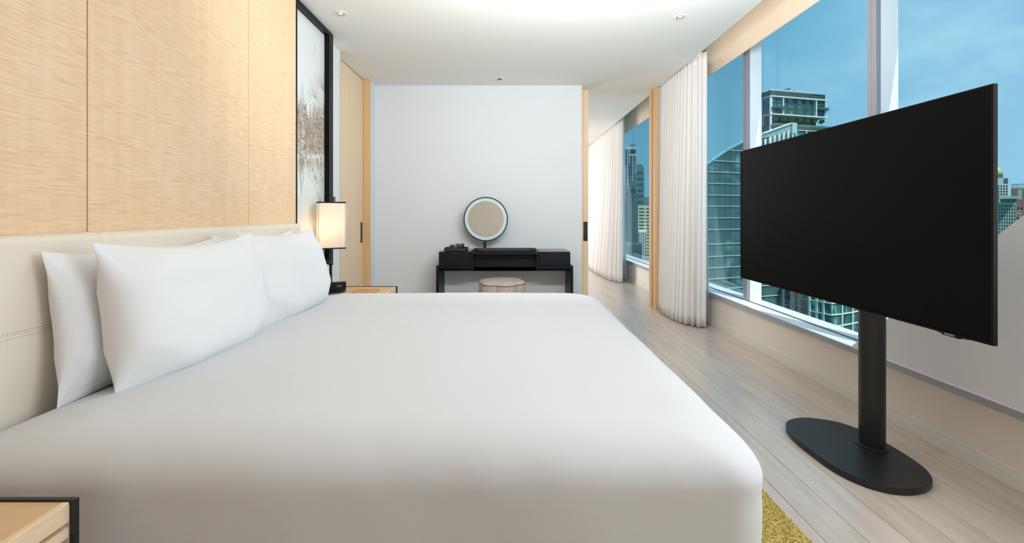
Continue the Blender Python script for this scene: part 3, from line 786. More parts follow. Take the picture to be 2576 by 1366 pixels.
# ================================================================== ARTWORK
art = thing('framed_artwork', 'tall black-framed ink drawing of spires and flowers beside the wood panels', 'artwork', (-1.55, 3.34, 0.73))
az0, az1 = 0.735, CEIL-0.004; ay0, ay1 = 3.022, 3.664
for b_ in ((-1.60, -1.499, ay0, ay0+0.018, az0, az1), (-1.60, -1.499, 3.582, ay1, az0, az1), (-1.60, -1.499, ay0+0.018, 3.582, az1-0.038, az1), (-1.60, -1.499, ay0+0.018, 3.582, az0, az0+0.038)):
    boxo('frame_bar', b_, MATS['art_frame_black'], art, bevel=0.0015, seg=1, own=True)
boxo('art_panel', (-1.599, -1.540, ay0+0.0185, 3.5815, az0+0.0385, az1-0.0385), MATS['art_glass'], art)
def drawing():
    random.seed(21)
    X0_ = -1.5395
    bms = {k: NB() for k in ('ink_violet', 'ink_ochre', 'ink_rust', 'ink_wash')}
    ymin, ymax = ay0+0.022, 3.578
    def Yp(px): return 1.54*F/(CX-px)
    def Zp(py, Y): return H-(py-CY)*Y/F
    def stroke(pts, m, w=0.0022):
        bm = bms[m]; prev = None; X = X0_ - 0.0003 if m == 'ink_wash' else X0_ + random.uniform(0, 0.0006)
        pts = [(min(max(y, ymin), ymax), z) for y, z in pts]
        for i, (y, z) in enumerate(pts):
            if i < len(pts)-1: dy, dz = pts[i+1][0]-y, pts[i+1][1]-z
            l = math.hypot(dy, dz) or 1; ny, nz = -dz/l*w/2*1.6, dy/l*w/2
            cur = (bm.verts.new((X, y+ny, z+nz)), bm.verts.new((X, y-ny, z-nz)))
            if prev: bm.faces.new((prev[0], prev[1], cur[1], cur[0]))
            prev = cur
    def mk_curve(y, z, dy, dz, bend, n=7):
        l = math.hypot(dy, dz) or 1; nx, nz = -dz/l, dy/l
        return [(y+dy*t+nx*bend*4*t*(1-t), z+dz*t+nz*bend*4*t*(1-t)) for t in [i/n for i in range(n+1)]]
    def pick(): return random.choice(['ink_violet', 'ink_violet', 'ink_ochre', 'ink_rust'])
    # top profile of the drawn mass as a function of px: spire on the left, ragged crowns to the right
    def topp(px):
        t = 288+8*math.sin(px*0.7)
        d = abs(px-759.5)
        if d < 7: t = min(t, 203+d*d*1.15+ (0 if d < 1.5 else 12))
        if px < 752: t = min(t, 262)
        return t
    def botp(px):
        t = 392+6*math.sin(px*0.5+1)
        d = abs(px-759)
        if d < 7: t = max(t, 505-d*d*1.8)
        return t
    for k in range(620):
        px = random.uniform(747, 828); Y = Yp(px); py = random.uniform(max(topp(px), 262), min(botp(px), 420)); z = Zp(py, Y); l = random.uniform(0.01, 0.04)
        stroke([(Y+l*t, z-0.1*l*t) for t in (0, 0.5, 1)], 'ink_wash', 0.006)
    # horizontal courses of short shaky strokes inside the mass
    for k in range(2600):
        px = random.uniform(747, 828); Y = Yp(px)
        a, b = topp(px), botp(px)
        mid = 345; py = a+(b-a)*random.random()
        dens = 1-abs((py-mid)/max(40, (b-a)/2))**3*0.4
        if random.random() > dens: continue
        l = random.uniform(0.006, 0.045); z = Zp(py, Y)
        narrow = py < 280 or py > 400
        if narrow: l *= 0.25
        stroke([(Y+l*t, z+random.uniform(-0.003, 0.003)-0.10*l*t) for t in (0, 0.3, 0.6, 1)], pick(), 0.0012)
    for k in range(700):
        px = random.uniform(747, 828); Y = Yp(px); py = random.uniform(topp(px), botp(px)-20); z = Zp(py, Y)
        stroke([(Y+random.uniform(-0.004, 0.004), z-t*random.uniform(0.02, 0.08)) for t in (0, 0.5, 1)], pick(), 0.0012)
    # crown leaves
    for k in range(130):
        px = random.uniform(748, 828); Y = Yp(px); up = random.random() < 0.6
        z = Zp(292 if up else 398, Y); h_ = random.uniform(0.03, 0.11)*(1 if up else -1); s = random.uniform(-0.02, 0.02)
        for b in (0.006, -0.006): stroke(mk_curve(Y, z, s, h_, b), 'ink_ochre' if random.random() < 0.6 else 'ink_violet', 0.0010)
    # flowers of long looped petals
    def flower(px, py, r, n, a0, a1, m='ink_ochre'):
        Y = Yp(px); z = Zp(py, Y)
        for i in range(n):
            a = a0+(a1-a0)*i/(n-1)+random.uniform(-0.1, 0.1); rr = r*random.uniform(0.6, 1.1)
            dy, dz = math.cos(a)*rr*1.3, math.sin(a)*rr
            for b in (0.13, -0.13): stroke(mk_curve(Y, z, dy, dz, b*rr), random.choice([m, m, 'ink_violet']), 0.0010)
        stroke([(Y+0.002*i, z-0.03*i) for i in range(5)], 'ink_violet', 0.0014)
    flower(793, 245, 0.13, 15, -0.6, 3.6); flower(813, 228, 0.16, 15, 0.2, 2.9); flower(822, 300, 0.13, 14, -1, 4)
    flower(752, 270, 0.10, 8, 0.4, 2.6); flower(793, 447, 0.12, 15, 0, 6.2); flower(811, 452, 0.12, 13, 0, 6.2)
    flower(806, 508, 0.13, 13, 0.2, 3.0); flower(806, 410, 0.10, 12, 3.2, 6.2); flower(775, 405, 0.09, 9, 3.4, 6.0)
    flower(820, 350, 0.12, 12, -1, 4); flower(800, 300, 0.09, 11, 0, 3.2)
    # faint floating speck high on the sheet
    Y = Yp(791); z = Zp(122, Y); stroke(mk_curve(Y, z+0.03, 0.004, -0.08, 0.006), 'ink_ochre', 0.0015)
    for k, bm in bms.items():
        mk('ink_drawing', bm, MATS[k], art, smooth=None, kind='stuff')
drawing()

# ================================================================== DRESSING TABLE
YF, YB = 4.67, 5.10
ds = thing('dressing_table', 'black lacquered dressing table against the white far wall', 'dressing table', (-0.03, 4.885, 0))
X0, X1 = -0.781, 0.7245; T = 0.030
a0, a1 = -0.403, 0.352
def slab(name, x0, x1, z0, z1, y0=YF, y1=YB, m='black_lacquer', bv=0.0015): 
    bm = NB(); box(bm, x0, x1, y0, y1, z0, z1); return mk(name, bm, MATS[m], ds, bevel=bv, seg=1, own=True)
slab('side_panel', X0, X0+T, 0, 0.586); slab('side_panel', X1-T, X1, 0, 0.586)
slab('lower_top', X0+T, a0+T, 0.558, 0.586); slab('lower_top', a1-T, X1-T, 0.558, 0.586)
slab('riser', a0, a0+T, 0.586, 0.712); slab('riser', a1-T, a1, 0.586, 0.712)
slab('centre_top', a0, a1, 0.712, 0.739)
slab('apron', X0+T, X1-T, 0.512, 0.558, YF+0.14, YF+0.16)
slab('niche_back', a0+T, a1-T, 0.512, 0.712, YF+0.14, YF+0.16)
def dbox(x0, x1):
    bm = NB(); box(bm, x0, x1, YF+0.016, YB, 0.5875, 0.739); d = mk('drawer_box', bm, MATS['black_gloss'], ds, bevel=0.0015, seg=1, own=True)
    bm = NB(); box(bm, x0, x1, YF-0.002, YF+0.0155, 0.5915, 0.7365); f = mk('drawer_front', bm, MATS['black_lacquer'], d, bevel=0.0015, seg=1, own=True)
    xm = (x0+x1)/2; bm = NB(); box(bm, xm-0.055, xm+0.055, YF-0.010, YF-0.002, 0.721, 0.7335); mk('pull_tab', bm, MATS['black_metal'], f if False else d, bevel=0.001, seg=1, own=True)
    bm = NB(); box(bm, x0, x1, YF+0.016, YB, 0.7392, 0.7402)
    mk('glass_lid', bm, MATS['black_gloss'], d, own=True)
dbox(-0.7507, a0-0.003); dbox(a1+0.003, 0.693)
# mirror on the table
MX, MY, MZ = -0.248, 4.93, 1.0976
mr = thing('vanity_mirror', 'round black-rimmed mirror with a frosted ring standing on the dressing table', 'mirror', (MX, MY, 0.7395))
def disc(bm, r0, r1, y0, y1, n=96, cx_=MX, cz_=MZ):
    """annulus facing -y"""
    def rg(r, y): return [(cx_+r*math.cos(2*PI*i/n), y, cz_+r*math.sin(2*PI*i/n)) for i in range(n)]
    if r0 <= 0: loops(bm, [rg(r1, y0), rg(r1, y1)])
    else: loops(bm, [rg(r0, y0), rg(r1, y0), rg(r1, y1), rg(r0, y1), rg(r0, y0)], False, False)
bm = NB(); disc(bm, 0.2445, 0.2565, MY-0.014, MY+0.014); mk('rim', bm, MATS['black_metal'], mr)
bm = NB(); disc(bm, 0.208, 0.246, MY-0.006, MY+0.004); mk('frosted_ring', bm, MATS['frosted_ring'], mr)
bm = NB(); disc(bm, 0, 0.2085, MY-0.007, MY+0.004); mk('mirror_glass', bm, MATS['mirror'], mr)
bm = NB(); disc(bm, 0, 0.245, MY+0.005, MY+0.012); mk('back_plate', bm, MATS['black_metal'], mr)
bm = NB(); lathe(bm, MX-0.012, MY, [(0, 0.7395), (0.028, 0.7395), (0.028, 0.745), (0.0165, 0.747), (0.0165, 0.852), (0, 0.852)], 32); mk('pole', bm, MATS['black_metal'], mr)
bm = NB(); lathe(bm, MX-0.075, MY-0.02, [(0, 0.7395), (0.005, 0.7395), (0.004, 0.765), (0, 0.767)], 12); mk('switch_stub', bm, MATS['black_metal'], mr)
# trays
def tray(name, label, cx_, cy_, w, d, rc, h_, z):
    def ring(ins, zz):
        hw, hd, r = w/2-ins, d/2-ins, max(0.004, rc-ins); pts = []
        for px, py, q in [((hw-r), (hd-r), 0), (-(hw-r), (hd-r), 1), (-(hw-r), -(hd-r), 2), ((hw-r), -(hd-r), 3)]:
            for j in range(12): t = (q+j/11)*PI/2; pts.append((cx_+px+r*math.cos(t), cy_+py+r*math.sin(t), zz))
        return pts
    bm = NB(); loops(bm, [ring(0.008, z), ring(0.001, z+0.006), ring(0, z+h_), ring(0.004, z+h_), ring(0.006, z+0.007), ring(0.012, z+0.005)])
    o = mk(name, bm, MATS['brown_tray'], None); return tag(o, label, 'tray')
tray('square_tray', 'small rounded square dark brown tray holding the jars', -0.577, 4.835, 0.262, 0.25, 0.055, 0.034, 0.7405)
tray('oval_tray', 'long narrow dark brown tray with rounded ends before the mirror', -0.025, 4.79, 0.70, 0.165, 0.0815, 0.030, 0.7395)
def jar(x, y, z, r_, h_, label):
    t = thing('lidded_jar', label, 'jar', (x, y, z), 'dark jars on the square tray')
    bm = NB(); lathe(bm, x, y, [(0, z), (r_*0.86, z), (r_*0.98, z+h_*0.12), (r_, z+h_*0.45), (r_*0.99, z+h_*0.52), (0, z+h_*0.52)], 36); mk('body', bm, MATS['jar_glass'], t)
    bm = NB(); lathe(bm, x, y, [(r_*0.9, z+h_*0.515), (r_*1.0, z+h_*0.52), (r_*1.0, z+h_*0.57), (r_*0.9, z+h_*0.575)], 36); mk('metal_band', bm, MATS['jar_band'], t)
    bm = NB(); lathe(bm, x, y, [(0, z+h_*0.57), (r_*0.99, z+h_*0.57), (r_, z+h_*0.8), (r_*0.93, z+h_*0.95), (r_*0.8, z+h_), (0, z+h_)], 36); mk('lid', bm, MATS['jar_glass'], t)
jar(-0.588, 4.79, 0.7457, 0.064, 0.066, 'front dark glossy lidded jar on the square tray')
jar(-0.545, 4.895, 0.7457, 0.052, 0.070, 'rear dark glossy lidded jar on the square tray')
# stool
def stool():
    cx_, cy_ = -0.055, 4.545
    st = thing('stool', 'low scalloped fabric stool with grey piping half under the dressing table', 'stool', (cx_, cy_, 0))
    n = 120
    def ring(s, z, lob=0.14, d=0):
        r_ = []
        for i in range(n):
            t = 2*PI*i/n; k = 0.232*s*(1+lob*abs(math.cos(3*(t+0.25)))**0.8-lob*0.4)+d
            r_.append((cx_+k*math.cos(t), cy_+k*math.sin(t), z))
        return r_
    bm = NB(); loops(bm, [ring(0.94, 0.03), ring(0.97, 0.06), ring(1.0, 0.2), ring(1.01, 0.36), ring(1.0, 0.418)]); mk('body', bm, MATS['stool_linen'], st)
    bm = NB(); loops(bm, [ring(1.0, 0.420), ring(1.0, 0.428), ring(0.965, 0.443), ring(0.88, 0.452), ring(0.6, 0.459), ring(0.25, 0.462)]); mk('cushion_top', bm, MATS['stool_linen'], st, smooth=60)
    bm = NB(); R0 = ring(1.005, 0.4215)
    m_ = 8; rings = []
    for k in range(m_+1):
        a = 2*PI*k/m_
        rings.append([(p[0]+(p[0]-cx_)/0.24*0.0035*math.cos(a), p[1]+(p[1]-cy_)/0.24*0.0035*math.cos(a), p[2]+0.0035*math.sin(a)) for p in R0])
    loops(bm, rings, False, False); mk('piping', bm, MATS['piping_grey'], st)
    bm = NB(); loops(bm, [ring(0.86, 0.0), ring(0.86, 0.03)]); mk('plinth', bm, MATS['black_lacquer'], st)
stool()

# ================================================================== TELEVISION
TX, TY0, TY1, TZ0, TZ1 = 1.536, 1.344, 2.800, 0.7375, 1.568
tv = thing('television', 'large black flat television on a pillar stand facing the bed', 'television', (1.775, 2.07, 0))
g = 0.0075
bm = NB()
def yz_ring(x, i): return [(x, TY0+i, TZ0+i), (x, TY1-i, TZ0+i), (x, TY1-i, TZ1-i), (x, TY0+i, TZ1-i)]
loops(bm, [yz_ring(TX+0.004, g), yz_ring(TX, g), yz_ring(TX, 0.0), yz_ring(TX+0.014, 0.0), yz_ring(TX+0.016, 0.03), yz_ring(TX+0.045, 0.14), yz_ring(TX+0.055, 0.17)], False, True)
mk('bezel', bm, MATS['tv_bezel'], tv, smooth=None)
bm = NB(); box(bm, TX+0.0012, TX+0.004, TY0+g-0.0005, TY1-g+0.0005, TZ0+g+0.002, TZ1-g+0.0005); mk('screen', bm, MATS['screen'], tv, smooth=None)
bm = NB(); loops(bm, [[(x, 1.440, TZ0+0.0045), (x, 1.444, TZ0-0.007), (x, 1.500, TZ0-0.007), (x, 1.506, TZ0+0.0045)] for x in (TX-0.0022, TX+0.012)])
bump_ = mk('logo_bar', bm, MATS['tv_bezel'], tv, smooth=None)
bm = NB(); box(bm, TX+0.001, TX+0.014, 1.42, 1.52, TZ0-0.003, TZ0+0.001); mk('sensor_strip', bm, MATS['black_metal'], tv)
text('lettering', 'SAMSUNG', frame_M(Vector((TX-0.0024, 1.476, TZ0-0.0012)), Vector((0, -1, 0)), Vector((0, 0, 1)), Vector((-1, 0, 0))), 0.0078, MATS['logo_silver'], bump_, extrude=0.0003, bold=0.0002)
bm = NB(); lathe(bm, 1.775, 2.07, [(0, 0.03), (0.052, 0.03), (0.052, 1.32), (0, 1.32)], 48); mk('pillar', bm, MATS['black_metal'], tv)
bm = NB(); lathe(bm, 1.775, 2.07, [(0.052, 0.030), (0.064, 0.030), (0.064, 0.034), (0.056, 0.037), (0.052, 0.037)], 48); mk('collar', bm, MATS['black_metal'], tv)
bm = NB(); box(bm, TX+0.055, TX+0.075, 1.87, 2.27, 0.98, 1.34); box(bm, TX+0.075, 1.735, 2.0, 2.14, 1.02, 1.30); mk('mount_bracket', bm, MATS['black_metal'], tv, bevel=0.002, seg=1)
base_pts = [(1.481,2.261),(1.54,2.325),(1.638,2.354),(1.738,2.331),(1.801,2.291),(1.846,2.216),(1.861,2.13),(1.866,2.03),(1.862,1.944),(1.846,1.871),(1.806,1.806),(1.759,1.772),(1.688,1.747),(1.606,1.745),(1.531,1.778),(1.478,1.845),(1.454,1.93),(1.448,2.04),(1.452,2.16)]
def closed_spline(pts, per=8):
    out = []; n = len(pts)
    for i in range(n):
        p0, p1, p2, p3 = (Vector(pts[(i+k) % n]) for k in (-1, 0, 1, 2))
        for j in range(per):
            u = j/per; out.append(0.5*((2*p1)+(p2-p0)*u+(2*p0-5*p1+4*p2-p3)*u*u+(3*p1-p0-3*p2+p3)*u**3))
    return out
bp = closed_spline([Vector((x, y)) for x, y in base_pts]); cc = Vector((1.66, 2.05))
def br(s, z): return [tuple(cc+(p-cc)*s)+(z,) for p in bp]
bm = NB(); loops(bm, [br(0.985, 0.0), br(1.0, 0.003), br(1.0, 0.028), br(0.996, 0.030)]); mk('base_plate', bm, MATS['black_metal'], tv)

# ================================================================== RUG
bm = NB(); box(bm, -0.3, 1.066, 0.55, 3.35, 0.0005, 0.010)
bmesh.ops.bevel(bm, geom=[e for e in bm.edges], offset=0.003, segments=2, affect='EDGES')
rg = mk('rug', bm, MATS['rug_mustard'], None); tag(rg, 'mustard yellow wool rug under the bed, one corner showing at the floor', 'rug')
# pile of the strip that shows beside the bed
bm = NB(); random.seed(4)
for k in range(15000):
    x = random.uniform(0.66, 1.064); y = random.uniform(1.25, 2.4); a = random.uniform(0, PI); r_ = random.uniform(0.0018, 0.003); h_ = random.uniform(0.0025, 0.0055)
    dx, dy = r_*math.cos(a), r_*math.sin(a); lx, ly = random.uniform(-0.002, 0.002), random.uniform(-0.002, 0.002)
    b = [bm.verts.new(p) for p in ((x-dx, y-dy, 0.0098), (x+dx, y+dy, 0.0098), (x+lx-dy*0.7, y+ly+dx*0.7, 0.0098+h_))]
    c_ = bm.verts.new((x+dy*1.2, y-dx*1.2, 0.0098))
    bm.faces.new(b); bm.faces.new((b[1], c_, b[2])); bm.faces.new((c_, b[0], b[2]))
mk('pile', bm, MATS['rug_mustard'], rg, smooth=180, kind='stuff')

# ================================================================== CITY
GZ = -150.0
gd = boxo('ground', (-50, 1500, 20, 1600, GZ-1, GZ), MATS['city_ground']); struct(gd, 'city ground far below')
def pt_on(o, d, s, z): return Vector((o[0]+d[0]*s, o[1]+d[1]*s, z))

# ---- glass tower with the curved roof (nearest building)
gt = thing('glass_office_tower', 'dark green glass tower with a curved roof line and sloping canopy', 'building', (85, 155, GZ))
O_ = (69.0, 145.0); D_ = (0.945, 0.327); N_ = Vector((-0.327*-1, -0.945, 0)).normalized()   # N_ looks back at the hotel
def roofz(s):
    k = [(-12, 13.0), (-4.8, 16.6), (0, 19.2), (7.5, 23.6), (15.4, 27.2), (23.6, 30.2), (37.2, 34.7), (41, 35.5)]
    for (a, za), (b, zb) in zip(k, k[1:]):
        if s <= b: return za+(zb-za)*(s-a)/(b-a)
    return k[-1][1]
SW = 2.3; cols = [-11.5+SW*i for i in range(23)]        # to s = 39.1
floors = [27.3, 23.4, 19.45, 15.6, 11.7, 7.7, 3.9, -0.12, -4.1, -9.06, -13.3, -17.2, -21.0, -24.6, -28.4, -32.2, -36.0, -39.8, -43.6]
def quad_slab(bm, s0, s1, za0, za1, zb0, zb1, off0, off1):
    """slab on the facade: s0..s1, bottom za*, top zb*, between offsets toward the viewer"""
    def q(off): return [pt_on(O_, D_, s0, za0)+N_*off, pt_on(O_, D_, s1, za1)+N_*off, pt_on(O_, D_, s1, zb1)+N_*off, pt_on(O_, D_, s0, zb0)+N_*off]
    loops(bm, [q(off0), q(off1)])
glass_top = lambda s: roofz(s)-0.7 if s < 18.5 else min(roofz(s)-6.0, 23.4)
bm = NB()
for a in cols[:-1]:
    b = a+SW; quad_slab(bm, a, b, GZ, GZ, glass_top(a+0.01), glass_top(b-0.01), -1.2, -0.5); quad_slab(bm, a, b, GZ, GZ, min(glass_top(a+0.01), glass_top(b-0.01))-9, min(glass_top(a+0.01), glass_top(b-0.01))-9, -6, -1.2)
mk('core', bm, MATS['facade_darker'], gt, smooth=None)
std = {}
hidden = NB(); nh = 0
for i, a in enumerate(cols[:-1]):
    b = a+SW
    for z1, z0 in zip(floors, floors[1:]):
        t0, t1 = min(z1-0.25, glass_top(a+0.01)), min(z1-0.25, glass_top(b-0.01))
        if min(t0, t1) <= z0+0.25: 
            if max(t0, t1) <= z0+0.25: continue
        pxm = CX+F*(O_[0]+D_[0]*(a+1))/(O_[1]+D_[1]*(a+1)); full = t0 == t1 == z1-0.25
        unseen = pxm > 1868 and -19 < z0 < 24
        t0 = max(t0, z0+0.3); t1 = max(t1, z0+0.3)
        busy = z0 < -5
        if unseen or pxm < 1765:
            quad_slab(hidden, a+0.06, b-0.06, z0+0.25, z0+0.25, t0, t1, -0.4, -0.1); continue
        key = (round(z1-z0, 2), full)
        if full and key in std:
            inst(std[key], pt_on(O_, D_, a, z0), gt, name='window_pane')
        else:
            bm = NB(); quad_slab(bm, a+0.06, b-0.06, z0+0.25, z0+0.25, t0, t1, -0.4, -0.1)
            org = pt_on(O_, D_, a, z0)
            bmesh.ops.recalc_face_normals(bm, faces=bm.faces); bmesh.ops.translate(bm, verts=bm.verts, vec=-org)
            me = bpy.data.meshes.new('window_pane'); bm.to_mesh(me); bm.free(); me.materials.append(MATS['green_pane_busy' if False else 'green_pane'])
            o = bpy.data.objects.new('window_pane', me); COL.objects.link(o); o.parent = gt; o.location = org-gt.location
            if full: std[key] = o
mk('pane_field', hidden, MATS['green_pane'], gt, smooth=None, kind='stuff')
for z in floors[1:]:
    bm = NB(); s1 = cols[-1]; s0 = -11.5
    while roofz(s0)-0.8 < z and s0 < 30: s0 += 0.5
    if z > 24: continue
    if z > 18: s1 = 18.5
    if s1-s0 < 1: continue
    quad_slab(bm, s0, s1, z-0.14, z-0.14, z+0.14, z+0.14, -0.4, 0.25); mk('floor_band', bm, MATS['spandrel'], gt, smooth=None, own=True)
bm = NB()
for a in cols: quad_slab(bm, a-0.05, a+0.05, GZ+100, GZ+100, glass_top(a)-0.1, glass_top(a)-0.1, -0.4, 0.02)
mk('mullions', bm, MATS['facade_darker'], gt, smooth=None, kind='stuff')
# curved roof rim and canopy
bm = NB(); ss = [-11.5, -4.8, 0, 3.7, 7.5, 11.5, 15.4, 19.5, 23.6]
for a, b in zip(ss, ss[1:]):
    quad_slab(bm, a, b, roofz(a)-0.80, roofz(b)-0.80, roofz(a)-0.52, roofz(b)-0.52, -0.6, 0.2); quad_slab(bm, a, b, roofz(a)-0.30, roofz(b)-0.30, roofz(a), roofz(b), -0.6, 0.4)
mk('roof_rim', bm, MATS['tower_frame'], gt, smooth=None)
bm = NB()
for a, b in zip([15.4, 19.5, 23.6, 30.0, 37.2], [19.5, 23.6, 30.0, 37.2, 38.9]):
    w0, w1 = [0.25+2.9*max(0, (q-15.4)/23.5)**0.8 for q in (a, b)]
    def ring(s, w): return [pt_on(O_, D_, s, roofz(s)-0.3)+N_*1.0, pt_on(O_, D_, s, roofz(s)-0.3)-N_*1.5, pt_on(O_, D_, s, roofz(s)-0.3-w)-N_*1.5, pt_on(O_, D_, s, roofz(s)-0.3-w)+N_*0.6]
    loops(bm, [ring(a, w0), ring(b, w1)])
mk('roof_canopy', bm, MATS['canopy_metal'], gt, smooth=None)
bm = NB(); quad_slab(bm, 37.0, 39.4, roofz(38)-4.0, roofz(38)-4.0, roofz(38)-0.1, roofz(38)-0.1, -1.0, 1.4); mk('canopy_end_box', bm, MATS['spandrel'], gt, smooth=None)
bm = NB(); quad_slab(bm, 23.6, 37.2, roofz(23.6)-0.3, roofz(37.2)-0.3, roofz(23.6), roofz(37.2), -0.6, 1.3); mk('canopy_top_rail', bm, MATS['slab_white'], gt, smooth=None)
bm = NB(); zb = 18.0
for k in range(8):
    s = 20.5+k*2.25
    bar(bm, pt_on(O_, D_, s, zb)+N_*1.0, pt_on(O_, D_, s+1.7, roofz(s+1.7)-2.4)+N_*1.0, 0.42); bar(bm, pt_on(O_, D_, s, zb)+N_*1.0, pt_on(O_, D_, s-1.2, roofz(s-1.2)-2.4)+N_*1.0, 0.32)
mk('canopy_struts', bm, MATS['slab_white'], gt, smooth=None)
# lower part of that facade nearer its right end carries thick pale frames
bm = NB()
for s in (34.0, 38.0, 39.0): quad_slab(bm, s-0.22, s+0.22, -60, -60, 12, 12, -0.3, 0.7)
mk('pale_posts', bm, MATS['slab_white'], gt, smooth=None)

# ---- dark tower with rooftop garden
rt = thing('garden_tower', 'dark high-rise with white frames and a row of trees on a terrace', 'building', (178, 262, GZ))
C0 = Vector((158.4, 256.0, 0)); C1 = Vector((199.5, 266.2, 0)); C2 = Vector((157.1, 261.8, 0))
U = (C1-C0).normalized(); LW = (C1-C0).length; V = (C2-C0).normalized(); LV = (C2-C0).length
NF = Vector((U.y, -U.x, 0)); NV = Vector((V.y, -V.x, 0))*-1
if NV.x > 0: NV = -NV
def s_of(px):       # distance along the main face seen at px
    k = (px-CX)/F
    return (k*C0.y-C0.x)/(U.x-k*U.y)
def z_of(py, px=1938): # height seen at the near corner
    return H-(py-CY)*C0.y/F
def fslab(bm, s0, s1, z0, z1, o0, o1):
    def q(o): return [C0+U*s0+NF*o+Vector((0, 0, z0)), C0+U*s1+NF*o+Vector((0, 0, z0)), C0+U*s1+NF*o+Vector((0, 0, z1)), C0+U*s0+NF*o+Vector((0, 0, z1))]
    loops(bm, [q(o0), q(o1)])
def vslab(bm, s0, s1, z0, z1, o0, o1):
    def q(o): return [C0+V*s0+NV*o+Vector((0, 0, z0)), C0+V*s1+NV*o+Vector((0, 0, z0)), C0+V*s1+NV*o+Vector((0, 0, z1)), C0+V*s0+NV*o+Vector((0, 0, z1))]
    loops(bm, [q(o0), q(o1)])
def Zc(zy): return z_of(180+zy/5.69)            # zoomed crop rows measured at the near corner
def Sx(zx): return s_of(1880+zx/5.69)
zTop, zSlab, zSlab2, zRail, zPod = Zc(265), Zc(350), Zc(605), Zc(745), Zc(760)
bm = NB(); BK = -LV
def pbox(bm, s0, s1, z0, z1, d0, d1):
    fslab(bm, s0, s1, z0, z1, d0, d1)
pbox(bm, 0.3, LW-0.3, zSlab, zTop, -LV-6, -0.3)
mk('parapet_block', bm, MATS['facade_dark'], rt, smooth=None)
bm = NB(); pbox(bm, 0.5, LW-0.5, zSlab2, zSlab, -LV-6, -0.9); mk('upper_floors', bm, MATS['facade_dark'], rt, smooth=None)
bm = NB(); pbox(bm, 1.2, LW-1.5, zPod, zSlab2, -LV-6, -5.5); mk('garden_wall', bm, MATS['facade_darker'], rt, smooth=None)
bm = NB(); pbox(bm, 0.0, LW+3.5, zPod-1.8, zPod, -LV-6, 0.4); mk('garden_slab', bm, MATS['facade_dark'], rt, smooth=None)
bm = NB(); pbox(bm, 0.5, LW+3.0, GZ, zPod-1.8, -LV-6, -0.9); mk('lower_floors', bm, MATS['facade_teal'], rt, smooth=None)
for z in (zSlab, zSlab2):
    bm = NB(); pbox(bm, -0.4, LW+0.8, z-0.35, z+0.35, -LV-6, 0.6); mk('white_slab', bm, MATS['slab_white'], rt, smooth=None, own=True)
# panes
colz = [(362, 430), (432, 500), (522, 552), (600, 632), (633, 665), (730, 757), (758, 785), (845, 871), (872, 900), (945, 974), (998, 1054), (1056, 1112)]
rows = 3; hh = (zSlab-zSlab2-0.9)/3
for a, b in colz:
    for r_ in range(3):
        z0 = zSlab2+0.45+hh*r_
        bm = NB(); fslab(bm, Sx(a)+0.05, Sx(b)-0.05, z0+0.35, z0+hh-0.1, -0.9, -0.55); mk('window_pane', bm, MATS['blue_pane'], rt, smooth=None, own=True)
for s0, s1 in ((LV*0.2, LV*0.52), (LV*0.56, LV*0.9)):
    for r_ in range(3):
        z0 = zSlab2+0.45+hh*r_; bm = NB(); vslab(bm, s0, s1, z0+0.35, z0+hh-0.1, -0.9, 0.15); mk('window_pane', bm, MATS['blue_pane'], rt, smooth=None, own=True)
bm = NB()
for zx in (345, 512, 985, 1117): fslab(bm, Sx(zx)-0.38, Sx(zx)+0.38, zSlab2, zSlab, -0.9, 0.3)
fslab(bm, 0.0, 0.8, zPod, zSlab2, -0.9, 0.3)
mk('white_post', bm, MATS['slab_white'], rt, smooth=None)
bm = NB()
for f in (0.02, 0.98): vslab(bm, LV*f-0.3, LV*f+0.3, GZ+100, zSlab, -0.6, 0.5)
mk('white_post', bm, MATS['slab_white'], rt, smooth=None)
bm = NB()
for zx0, zx1, zz in ((335, 515, 520), (995, 1142, 497)):
    z = Zc(zz); fslab(bm, Sx(zx0), Sx(zx1), z-0.2, z+0.2, -0.9, 1.4)
mk('balcony_slab', bm, MATS['facade_dark'], rt, smooth=None)
bm = NB()
for zx0, zx1, zz in ((345, 512, 520), (998, 1142, 497)):
    z = Zc(zz); fslab(bm, Sx(zx0), Sx(zx1), z+0.2, z+1.3, 1.3, 1.36)
mk('balcony_glass', bm, MATS['blue_pane'], rt, smooth=None)
# roof: rail, plant boxes, dish, pergola
bm = NB(); zr = zTop
fslab(bm, 0.4, Sx(960), zr, zr+1.25, -0.6, -0.5)
mk('roof_rail_glass', bm, MATS['tower_frame'], rt, smooth=None)
bm = NB()
fslab(bm, Sx(730), Sx(835), zr, zr+2.3, -6, -2); fslab(bm, Sx(700), Sx(905), zr, zr+2.9, -12, -6.5); fslab(bm, Sx(905), Sx(960), zr-0.5, zr+1.2, -4, -1)
mk('roof_plant_room', bm, MATS['spandrel'], rt, smooth=None)
bm = NB(); dc = C0+U*Sx(632)+NF*-3+Vector((0, 0, zr))
lathe(bm, dc.x, dc.y, [(0, dc.z), (0.2, dc.z), (0.2, dc.z+1.6), (0.3, dc.z+1.6), (1.2, dc.z+1.9), (1.9, dc.z+2.4), (1.8, dc.z+2.4), (0, dc.z+1.9)], 16)
mk('satellite_dish', bm, MATS['facade_grey'], rt)
bm = NB()
for i in range(9):
    s = Sx(930)+(Sx(1112)-Sx(930))*i/8; fslab(bm, s-0.12, s+0.12, zTop-4.5, zTop-0.2, -0.3, 0.0)
fslab(bm, Sx(925), Sx(1115), zTop-0.35, zTop-0.1, -0.4, 0.1)
mk('pergola_screen', bm, MATS['facade_blue'], rt, smooth=None)
bm = NB(); fslab(bm, 1.4, LW+3.2, zPod, zPod+1.1, 0.2, 0.28); mk('terrace_glass', bm, MATS['facade_blue'], rt, smooth=None)
